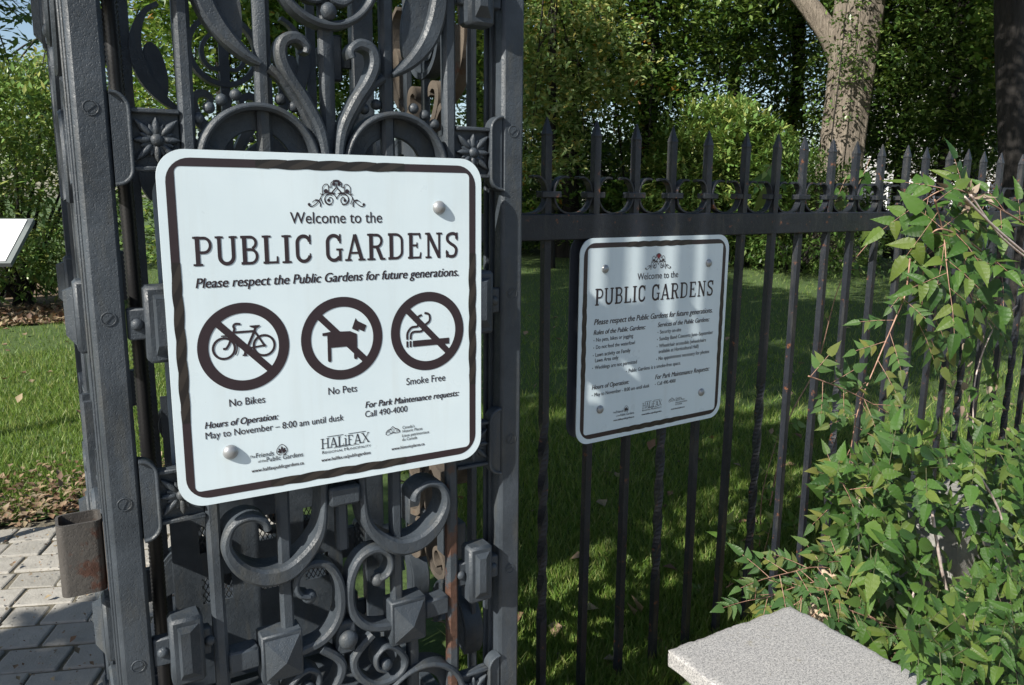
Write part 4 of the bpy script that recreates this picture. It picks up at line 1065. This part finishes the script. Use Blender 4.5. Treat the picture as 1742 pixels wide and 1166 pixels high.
# main thicket at lower right
b2_ = empty('bramble_thicket', (2.9, 1.5, 0)); tag(b2_, 'dense sunlit thicket of toothed bramble leaves filling the lower right below the pickets', 'bramble')
F2 = Foliage()
def region(n, x0, x1, y0, y1, ya, yb, L, k, fol, keep=None, face=(-.45, -.6, .65)):
    c = 0
    while c < n:
        px, py = rng.uniform(x0, x1), rng.uniform(y0, y1)
        if keep and not keep(px, py): continue
        p = pixray(px, py, rng.uniform(ya, yb))
        if p[2] < .02: c += 1; continue
        ang = rng.uniform(0, 2*math.pi); d = np.array([math.cos(ang)*.8, -.25+math.sin(ang)*.3, math.sin(ang)*.6-.25])
        fol.compound(p, d, np.array(face)+rng.normal(size=3)*.22, L*rng.uniform(.65, 1.2), k if rng.uniform() < .6 else 3); c += 1
edge = lambda px, py: py > 735+max(0, (1500-px))*.55 and not (1415 < px < 1520 and 935 < py < 1025) and not (1560 < px < 1670 and 880 < py < 970) and py < 1180 and (px > 1345+ (py-1000)*1.9 if py > 1000 else px > 1420)
region(230, 1415, 1760, 740, 1000, 1.42, 1.70, .072, 5, F2, edge)
region(210, 1415, 1760, 930, 1180, 1.28, 1.55, .066, 5, F2, edge)
region(150, 1480, 1790, 1060, 1290, .95, 1.28, .060, 5, F2, lambda px, py: px > 1365+(py-1000)*1.9)
region(10, 1640, 1760, 640, 760, 1.60, 1.75, .075, 5, F2, lambda px, py: px > 1742-(py-540)*.75)
for pts, y, rad in (([(1660, 800), (1700, 870), (1715, 950)], 1.42, .004), ([(1585, 870), (1600, 960), (1612, 1010)], 1.42, .0055), ([(1560, 990), (1540, 1050), (1515, 1090)], 1.40, .004),
                    ([(1530, 1075), (1620, 1085), (1680, 1120)], 1.38, .0045), ([(1560, 785), (1620, 790), (1665, 785)], 1.50, .004), ([(1462, 850), (1460, 900), (1462, 955)], 1.46, .003)):
    MB().tube([(p[0]-2.9, p[1]-1.5, p[2]) for p in crom([tuple(pixray(a, b, y)) for a, b in pts], 8)], rad, 6).build('cane', M['cane_pale'], b2_, True)
F2.build('foliage', M['leaf_vine'], b2_); F2.stems.v = [(x-2.9, y-1.5, z) for x, y, z in F2.stems.v]; o = F2.stems.build('leaf_stalks', M['stalk'], b2_, True); o['kind'] = 'stuff'
# small leaved spray over the granite
b4 = empty('wild_rose_spray', (1.9, 1.45, 0)); tag(b4, 'spray of small oval leaves on red stems arching over the granite post', 'shrub')
F4 = Foliage()
for pts, y in (([(1480, 1010), (1440, 975), (1390, 965), (1340, 975), (1300, 985)], 1.46), ([(1450, 1010), (1400, 990), (1350, 1000), (1310, 1015), (1272, 1022)], 1.44), ([(1470, 1040), (1430, 1010), (1390, 1005), (1350, 1030)], 1.40),
              ([(1500, 1060), (1450, 1040), (1410, 1030), (1385, 1045)], 1.38), ([(1450, 1000), (1430, 960), (1420, 950)], 1.48), ([(1490, 980), (1470, 960), (1440, 955)], 1.46), ([(1560, 1080), (1500, 1060), (1470, 1075)], 1.36), ([(1430, 850), (1440, 830), (1420, 815)], 1.5), ([(1450, 860), (1470, 830), (1490, 815)], 1.5)):
    grow(F4, [pixray(a, b, y) for a, b in pts], .0022, .050, 7, .042, spread=.8, facing=(-.4, -.5, .75))
F4.build('foliage', M['leaf_small'], b4); F4.stems.v = [(x-1.9, y-1.45, z) for x, y, z in F4.stems.v]; F4.stems.build('canes', M['cane'], b4, True)

# ------------------------------------------------------------------ grass and fallen leaves
def blades(name, n, xf, size, label=None):
    P = xf(n); n = len(P); a = rng.uniform(0, 2*math.pi, n); L = size*rng.uniform(.5, 1.3, n); wd = rng.uniform(.0022, .0042, n)*np.maximum(1, size/.05)
    lean = rng.normal(size=(n, 2))*.45
    V = np.empty((n, 3, 3)); dx = np.stack([np.cos(a), np.sin(a), np.zeros(n)], 1)
    V[:, 0] = P-dx*wd[:, None]; V[:, 1] = P+dx*wd[:, None]; V[:, 2] = P+np.stack([lean[:, 0]*L, lean[:, 1]*L, L], 1)
    o = np_mesh(name, V.reshape(-1, 3), np.arange(n*3).reshape(n, 3), M['grass']); return tag(o, kind='stuff')
def ring_area(n, az0, az1, d0, d1, ymin=4.35):
    az = np.radians(rng.uniform(az0, az1, n)); d = d0*(d1/d0)**rng.uniform(0, 1, n)
    P = np.stack([d*np.sin(az), d*np.cos(az), np.zeros(n)], 1)
    ok = (P[:, 1] > np.where(P[:, 0] > .98, 1.72, ymin+.10*np.sin(P[:, 0]*9)))
    return P[ok]
blades('grass', 60000, lambda n: ring_area(n, -4.5, 26, 4.3, 9), .045)
blades('grass', 110000, lambda n: ring_area(n, 26, 66, 1.9, 6), .050)
blades('grass', 50000, lambda n: ring_area(n, -4.5, 66, 6, 20), .06)
def litter(name, n, xf, size):
    P = xf(n); P[:, 2] = .012+rng.uniform(0, .03, len(P)); V, F = leaf_quads(P, size, .7, updir=.9, fold=.5); V[:, 2] = np.maximum(V[:, 2], .006)
    return tag(np_mesh(name, V, F, M['litter']), kind='stuff')
def strip(n):
    x = rng.uniform(-1.3, 1.0, n); y = 4.30+np.abs(rng.normal(size=n))*.36-.10; return np.stack([x, y, np.zeros(n)], 1)
litter('fallen_leaves', 2600, strip, .042)
litter('fallen_leaves', 330, lambda n: ring_area(n, -4, 66, 2.0, 14), .075)
litter('fallen_leaves', 110, lambda n: np.stack([rng.uniform(-.6, .3, n), rng.uniform(2.3, 4.3, n), np.zeros(n)], 1), .028)
litter('path_grit', 900, lambda n: np.stack([rng.uniform(-.7, .5, n), rng.uniform(2.2, 4.25, n), np.zeros(n)], 1), .010)
tag(sheet('flower_bed', -8, .6, 10.9, 16, .012, M['soil']), kind='structure')
litter('fallen_leaves', 1500, lambda n: np.stack([rng.uniform(-1.5, .5, n), rng.uniform(10.8, 12.4, n), np.zeros(n)], 1), .09)

# ------------------------------------------------------------------ info board at left
ib = empty('info_board', (-.30, 3.9, 0)); tag(ib, 'sloping white information panel with grey frame at the left edge', 'information board')
O = Vector((-.30, 3.9, 0)); A = Vector((-.026, 4.0, EYE-.109)); B = Vector((-.122, 3.80, EYE-.282))
ex = Vector((-.95, .30, .004)).normalized(); q = [A, B, B+ex*.62, A+ex*.62]; nn = (B-A).cross(ex).normalized()
if nn.y > 0: nn = -nn
mb = MB(); mb.add([tuple(p-O) for p in q]+[tuple(p-O-nn*.02) for p in q], [(0, 1, 2, 3), (7, 6, 5, 4), (0, 4, 5, 1), (1, 5, 6, 2), (2, 6, 7, 3), (3, 7, 4, 0)]); mb.build('frame', M['grey_frame'], ib)
c = sum(q, Vector())/4; q2 = [c+(p-c)*.93-(0*nn) for p in q]
mb = MB(); mb.add([tuple(p-O+nn*.003) for p in q2], [(0, 1, 2, 3)]); mb.build('panel', M['white_board'], ib)
lg = c-O; MB().box(lg.x-.03, lg.x+.03, lg.y+.03, lg.y+.07, 0, lg.z-.03, .004).build('leg', M['grey_frame'], ib)

# ------------------------------------------------------------------ trees and shrubs
def az(deg, dist, z=0.0): a = R_(deg); return (dist*math.sin(a), dist*math.cos(a), z)
def blob(deg, dist, z, rx, ry=None, rz=None):
    p = az(deg, dist, z); return (p[0], p[1], p[2], rx, ry or rx, rz or rx)
# rhododendrons
def shrub(label, blobs, n, per, rc, size, mat, base, group=None, aspect=.34, extra=None):
    root = empty('rhododendron', base); tag(root, label, 'shrub', group); o0 = np.array(base)
    P, C = crown_points(blobs, n, per, rc, .75); cen = np.array([b[:3] for b in blobs]).mean(0)
    out = np.repeat(np.zeros((1, 3)), len(P), 0); out[:] = (P-cen)/np.linalg.norm(P-cen, axis=1)[:, None]
    V, F = leaf_quads(P, size, aspect, updir=.75, outward=out*.8); np_mesh('foliage', V-o0, F, M[mat], root)
    mb = MB()
    for k in range(14):
        t = C[rng.integers(len(C))]-o0; mb.tube([(rng.normal()*.12, rng.normal()*.12, 0), tuple(t*.5+np.array([0, 0, .1])), tuple(t)], [.03, .022, .008], 6)
    mb.build('stems', M['bark_dark'], root)
shrub('broad sunlit rhododendron at the left beyond the lawn, behind the white panel', [blob(-1.5, 12.6, 1.6, 1.3, 1.2, 1.5), blob(-4.5, 12.4, 1.4, 1.2, 1.1, 1.4), blob(1.2, 13.0, 1.5, 1.1, 1.1, 1.6), blob(-1, 13.4, 2.4, 1.2, 1.2, 1.0)], 900, 22, .28, .13, 'leaf_rhodo', az(-1.5, 12.8))
shrub('bright rhododendron dome beyond the lawn, seen over the middle of the fence', [blob(44.6, 19.5, 1.9, 1.8, 1.8, 1.9), blob(42.9, 19.2, 1.5, 1.2, 1.2, 1.4), blob(46.6, 19.5, 1.7, 1.4, 1.4, 1.7), blob(44.9, 19.8, 2.9, .9, .9, 1.0)], 1100, 24, .34, .20, 'leaf_rhodo', az(45.2, 19.6))
shrub('yellow green shrub at the foot of the big pale trunk', [blob(50.3, 18.2, 1.3, 1.5, 1.5, 1.4), blob(52.0, 17.6, 1.1, 1.3, 1.3, 1.2), blob(48.8, 18.6, 1.9, .9, .9, 1.0)], 420, 20, .40, .15, 'leaf_dark', az(50.3, 18.2))
# the big pale trunk
root = empty('large_tree', az(52.3, 20)); tag(root, 'large old tree with a pale furrowed trunk forking at the top', 'tree')
mb = MB(); o0 = Vector(az(52.3, 20))
def trunk_mesh(pts, rads, n=26, ridge=.05):
    m = MB(); vs = []; 
    P = [Vector(p) for p in crom(pts, 6)]; Rr = [p[0] for p in crom([(r, 0, 0) for r in rads], 6)]
    for i, (p, r) in enumerate(zip(P, Rr)):
        for k in range(n):
            th = 2*math.pi*k/n; rr = r*(1+ridge*math.sin(th*5+i*.05)+ridge*.6*math.sin(th*11+1.3+i*.11)+random.uniform(-.012, .012))
            vs.append((p.x+rr*math.cos(th), p.y+rr*math.sin(th), p.z))
    m.add(vs, [(i*n+k, i*n+(k+1) % n, (i+1)*n+(k+1) % n, (i+1)*n+k) for i in range(len(P)-1) for k in range(n)]); return m
s_ = Vector((math.cos(R_(52.3)), -math.sin(R_(52.3)), 0))       # sideways as seen from the gate
tp = lambda a, z: tuple(s_*a+Vector((0, 0, z)))
trunk_mesh([tp(-.05, -.1), tp(-.02, .8), tp(.05, 2.2), tp(.14, 4.2), tp(.20, 5.8), tp(.30, 8.0), tp(.5, 11)], [.74, .60, .50, .49, .52, .44, .3], 60, .03).build('trunk', M['bark_pale'], root, True)
trunk_mesh([tp(.05, 4.3), tp(-.22, 4.95), tp(-.75, 5.7), tp(-1.5, 6.7), tp(-2.6, 9)], [.30, .30, .28, .25, .15], 40, .03).build('limb', M['bark_pale'], root, True)
P, C = crown_points([(o0.x-2, o0.y+1, 11.5, 4, 4, 3), (o0.x+2, o0.y-1, 12, 4, 4, 3), (9.8, 5.6, 10.5, 3.2, 2.8, 1.8), (6.5, 5.6, 10, 2.8, 2.6, 1.6), (12, 17.5, 12, 4, 4, 2)], 640, 40, .8, .5); V, F = leaf_quads(P, .22, .5); np_mesh('crown', V-np.array(o0), F, M['leaf_mid'], root)  # crown stretched unseen over the lawn to block sky light
# leafy spray climbing in front of that trunk
tree('sapling', 'slender leafy sapling growing close in front of the pale trunk', 'tree', az(51.6, 18.6), az(52.2, 18.8, 6), .018, [blob(52.6, 18.9, 5.2, .55, .4, 1.3), blob(51.2, 18.9, 4.0, .5, .4, 1.0), blob(52.6, 18.9, 3.9, .4, .3, .8)], 60, 16, .3, .11, 'leaf_dark', nl=12)
# the dark leaning trunk at right
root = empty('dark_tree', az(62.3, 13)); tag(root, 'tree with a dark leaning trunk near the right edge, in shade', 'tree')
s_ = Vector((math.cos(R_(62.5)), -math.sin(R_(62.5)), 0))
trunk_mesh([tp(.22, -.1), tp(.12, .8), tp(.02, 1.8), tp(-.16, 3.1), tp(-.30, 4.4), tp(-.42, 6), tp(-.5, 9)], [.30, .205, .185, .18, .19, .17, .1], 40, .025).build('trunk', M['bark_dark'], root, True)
P, C = crown_points([blob(61.5, 12.4, 7.6, 2.6, 2.6, 2.0), blob(58, 14, 8.6, 2.6, 2.6, 2.0), (8.2, 4.6, 8.6, 3.2, 3.0, 1.6), (5.0, 4.2, 8.4, 2.8, 2.6, 1.5), (3.4, 6.4, 9.0, 2.4, 2.4, 1.5), (3.2, 4.4, 5.4, 1.9, 1.5, .8), (5.6, 5.2, 5.8, 2.1, 1.9, .9), (8.2, 6.8, 6.4, 2.4, 2.2, 1.0)], 980, 46, .7, .4); V, F = leaf_quads(P, .13, .5, droop=.2); np_mesh('crown', V-np.array(az(62.3, 13)), F, M['leaf_dark'], root)  # includes unseen limbless canopy clumps added to darken the lawn below

# wood behind: each tree a thing
bg_trees = [
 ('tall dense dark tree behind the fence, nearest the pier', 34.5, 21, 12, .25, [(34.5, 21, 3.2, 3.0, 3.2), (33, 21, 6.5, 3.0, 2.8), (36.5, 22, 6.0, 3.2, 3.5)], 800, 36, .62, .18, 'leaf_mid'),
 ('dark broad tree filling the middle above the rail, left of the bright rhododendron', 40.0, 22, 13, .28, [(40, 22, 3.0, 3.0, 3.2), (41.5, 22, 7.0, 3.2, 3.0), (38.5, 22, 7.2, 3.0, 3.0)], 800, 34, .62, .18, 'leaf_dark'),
 ('light leaved tree with yellowing sprays beside the pier', 33.2, 17.5, 9, .10, [(33.0, 17.5, 4.6, 1.3, 1.8), (35.2, 18, 4.6, 1.6, 1.3), (32.4, 17.5, 3.0, 1.0, 1.4)], 330, 26, .42, .15, 'leaf_light'),
 ('loose green tree behind the bright rhododendron', 45.5, 28, 15, .25, [(45.5, 28, 5.0, 3.4, 3.2), (44, 28, 9.0, 3.4, 3.0), (47.3, 29, 8.5, 3.2, 3.4)], 800, 26, .85, .22, 'leaf_mid'),
 ('tree with an open crown left of the pale trunk', 49.3, 27, 13, .22, [(49.3, 27, 6.0, 2.3, 2.3), (48.6, 27, 9.5, 2.6, 2.4), (50.4, 27, 3.6, 1.6, 1.6)], 420, 26, .75, .2, 'leaf_mid'),
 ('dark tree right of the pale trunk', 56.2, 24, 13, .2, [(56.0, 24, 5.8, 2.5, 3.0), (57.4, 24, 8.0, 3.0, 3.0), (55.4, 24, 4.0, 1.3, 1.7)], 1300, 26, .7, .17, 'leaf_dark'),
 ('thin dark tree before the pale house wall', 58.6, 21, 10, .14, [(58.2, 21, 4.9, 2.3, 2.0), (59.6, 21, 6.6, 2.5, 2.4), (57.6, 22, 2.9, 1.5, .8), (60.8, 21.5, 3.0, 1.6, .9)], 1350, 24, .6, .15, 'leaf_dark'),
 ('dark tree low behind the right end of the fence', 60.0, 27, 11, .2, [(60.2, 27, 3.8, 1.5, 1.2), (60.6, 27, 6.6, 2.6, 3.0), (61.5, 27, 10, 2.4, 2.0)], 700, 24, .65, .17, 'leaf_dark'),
 ('bright tree behind the dark leaning trunk', 65.0, 19, 9, .15, [(65.2, 19, 5.2, 2.0, 2.2), (66, 19, 3.0, 1.6, 1.6)], 420, 24, .6, .17, 'leaf_mid'),
 ('shaded tree standing far behind the pier', 28.0, 26, 14, .25, [(28, 26, 3.6, 3.2, 3.6), (26.5, 26, 8, 3.4, 3.4), (29.5, 26, 8, 3.2, 3.4)], 800, 26, .85, .22, 'leaf_mid'),
 ('green tree seen through the upper scrollwork of the pier', 20.0, 24, 13, .25, [(20, 24, 3.6, 3.0, 3.4), (21.5, 24, 7.6, 3.0, 3.2), (18, 24, 7.4, 3.0, 3.2)], 800, 26, .8, .22, 'leaf_mid'),
 ('sunlit tree seen through the left bars of the pier', 11.0, 21, 12, .22, [(11, 21, 3.4, 2.8, 3.2), (12.6, 21, 7.4, 2.8, 3.0), (9.2, 21, 6.6, 2.8, 3.0), (14.8, 22, 4, 2.4, 3.2)], 900, 26, .75, .2, 'leaf_mid'),
 ('yellow green tree at the upper left beside the pier edge', 3.0, 26, 9, .18, [(1.0, 26, 3.9, 1.7, 1.5), (6.0, 25, 5.0, 2.0, 2.4), (-1.5, 27, 3.4, 1.8, 1.5)], 520, 24, .6, .19, 'leaf_light'),
]
for lb, a, d, h, r, bl, n, per, rc, sz, mt in bg_trees:
    tree('tree', lb, 'tree', az(a, d), az(a, d, h), r, [blob(b[0], b[1], b[2], b[3], b[3], b[4]) for b in bl], n, per, rc, sz, M and mt, group='trees of the garden beyond the fence',
         extra=('leaf_autumn', .025) if mt in ('leaf_light', 'leaf_mid') else None)
# undergrowth closing the wood
shrub('low dark undergrowth shrub under the trees right of the pier', [blob(35, 22.5, 1.0, 3.0, 1.2, 1.3), blob(40.5, 23.5, 1.0, 3.0, 1.2, 1.3)], 500, 22, .5, .16, 'leaf_dark', az(37, 23), aspect=.5)
shrub('dark clipped shrub under the open tree, left of the far pale railing', [blob(52.5, 21.5, .8, 1.6, 1.2, 1.0), blob(48.5, 22.5, .8, 2.4, 1.2, 1.0)], 420, 22, .45, .15, 'leaf_dark', az(51.5, 22), aspect=.5)
shrub('low shrubs in a green bank seen through the pier', [blob(8, 19, .9, 2.4, 1.0, 1.1), blob(16, 21, .9, 3.0, 1.0, 1.2), blob(25, 22, .9, 3.4, 1.0, 1.2)], 600, 22, .5, .16, 'leaf_rhodo', az(16, 21), aspect=.5)
shrub('dark hedge of evergreens closing the view under the trees right of the pier', [blob(29, 29, 1.6, 3.2, 1.4, 2.0), blob(34.5, 29, 1.8, 3.2, 1.4, 2.3), blob(40, 29.5, 1.8, 3.2, 1.4, 2.3), blob(45.5, 30, 1.8, 3.2, 1.4, 2.2), blob(50, 30, 1.3, 2.2, 1.2, 1.6)], 1700, 22, .55, .22, 'leaf_dark', az(38, 29.5), aspect=.55)
tree('autumn_tree', 'small orange brown tree in front of the pale house far right', 'tree', az(57.6, 30), az(57.6, 30, 2.6), .07, [blob(57.6, 30, 2.0, 1.1, 1.0, .9), blob(60.2, 31, 2.0, 1.0, 1.0, .8)], 110, 26, .4, .15, 'leaf_autumn')
# overhanging branch at the top left
tw_ = [pixray(px, py, y) for px, py, y in ((12, 12, 5.6), (38, 30, 5.7), (20, 55, 5.6), (45, 70, 5.8), (10, 85, 5.7), (52, 5, 5.8))]
tree('overhanging_tree', 'near tree whose dark leafy twigs hang in at the top left corner', 'tree', (-2.6, 5.2, 0), (-1.7, 5.5, 4.6), .05,
     [(p[0], p[1], p[2], .055, .08, .055) for p in tw_], 26, 7, .07, .062, 'leaf_dark', nl=6)
tree('spindly_tree', 'spindly grey stemmed tree against the sky at the top left', 'tree', az(-2.3, 14), az(-1.6, 14.2, 6.0), .10, [blob(-3.5, 14.2, 4.4, .5, .5, .35), blob(-1.0, 14.2, 3.3, .5, .5, .35), blob(-4, 14.4, 3.2, .7, .5, .5)], 60, 20, .3, .10, 'leaf_mid', nl=8)
# tall trees standing left of the view: they throw the dappled shade over lawn and path
for lb, x, y, bl, n in (('small tree left of the gate shading the path', -4.6, 1.7, [(-4.9, 1.1, 3.3, .6, .6, .55)], 34),
                        ('tall tree beyond the left of the gate shading the near lawn', -5.6, 1.0, [(-5.2, 1.15, 5.9, 1.0, .8, .9), (-4.6, 2.7, 7.0, 1.5, 1.2, 1.1), (-4.8, 4.2, 8.6, 1.8, 1.6, 1.5), (-4.6, 1.1, 8.3, 1.2, .75, .9), (-4.8, .9, 10.2, 1.3, .85, 1.0), (-4.6, 2.4, 10.2, 1.5, 1.2, 1.2)], 780),
                        ('tall tree further up the left lawn shading the middle of the garden', -4.5, 10.2, [(-3.8, 5.6, 6.0, 1.7, 1.6, 1.3), (-3.4, 5.2, 8.6, 2.0, 1.9, 1.6), (-3.4, 7.6, 9.3, 2.2, 2.2, 1.8)], 800),
                        ('tallest tree left of the garden shading the far lawn', -3.5, 12.5, [(-3.0, 9.8, 12.0, 2.6, 2.6, 2.2), (-2.5, 12.5, 10.5, 2.6, 2.6, 2.2), (-3.0, 14, 13.0, 3.0, 3.0, 2.4), (-1.0, 17, 12.0, 2.8, 2.8, 2.4)], 1100)):
    tree('shade_tree', lb, 'tree', (x, y, 0), (x, y, bl[0][2]+1), .18, bl, n, 30, .52, .20, 'leaf_mid', group='tall trees along the left of the garden')

# ------------------------------------------------------------------ far houses and railing
def house(label, deg, dist, w_, h, dpt, wall, yaw=0, nx=4, nz=2):
    root = empty('house', az(deg, dist)); root.rotation_euler = (0, 0, -R_(deg)+yaw); tag(root, label, 'house')
    MB().box(-w_/2, w_/2, 0, dpt, 0, h, .02).build('wall', wall, root)
    mb = MB(); mb.add([(-w_/2-.3, -.3, h+.001), (w_/2+.3, -.3, h+.001), (w_/2+.3, dpt+.3, h+.001), (-w_/2-.3, dpt+.3, h+.001), (-w_/2-.3, dpt/2, h+2.4), (w_/2+.3, dpt/2, h+2.4)], [(0, 1, 5, 4), (2, 3, 4, 5), (0, 4, 3), (1, 2, 5), (0, 3, 2, 1)]); mb.build('roof', M['grey_frame'], root)
    for i in range(nx):
        for j in range(nz):
            x = -w_/2+w_*(i+.5)/nx; z = 1.0+j*2.7
            f = MB().box(x-.55, x+.55, -.06, -.003, z, z+1.5, .01).build('window', M['white_board'], root)
            MB().box(x-.45, x+.45, -.075, -.0605, z+.1, z+1.4).build('pane', M['back_dark'], f)
M['wall_white'] = flat('white_clapboard', (0.34, 0.34, 0.335), .6)
M['wall_brick'] = rough_stone('red_brick', (0.30, 0.12, 0.09), (0.42, 0.19, 0.14))
house('white painted house glimpsed between the trees far right', 57.0, 46, 9, 9.5, 7, M['wall_white'], nx=6, nz=3)
house('red brick house glimpsed beside the dark leaning trunk', 62.6, 48, 8, 8.5, 7, M['wall_brick'], nx=4, nz=3)
# pale railing along the far side of the lawn
a0, a1 = Vector(az(51.5, 33)), Vector(az(66, 24)); dirv = (a1-a0); Lr = dirv.length; ang = math.atan2(dirv.y, dirv.x)
fr = empty('far_railing', a0, ang); tag(fr, 'pale grey railing along the street on the far side of the lawn', 'railing')
for z in (.25, 1.25): MB().box(0, Lr, -.02, .02, z, z+.05).build('rail', M['alu'], fr)
mb = MB(); n = int(Lr/.14)
for i in range(n): x = i*.14; mb.box(x-.016, x+.016, -.045, -.021, .05, 1.42)
o = mb.build('railing_bars', M['alu'], fr); o['kind'] = 'stuff'
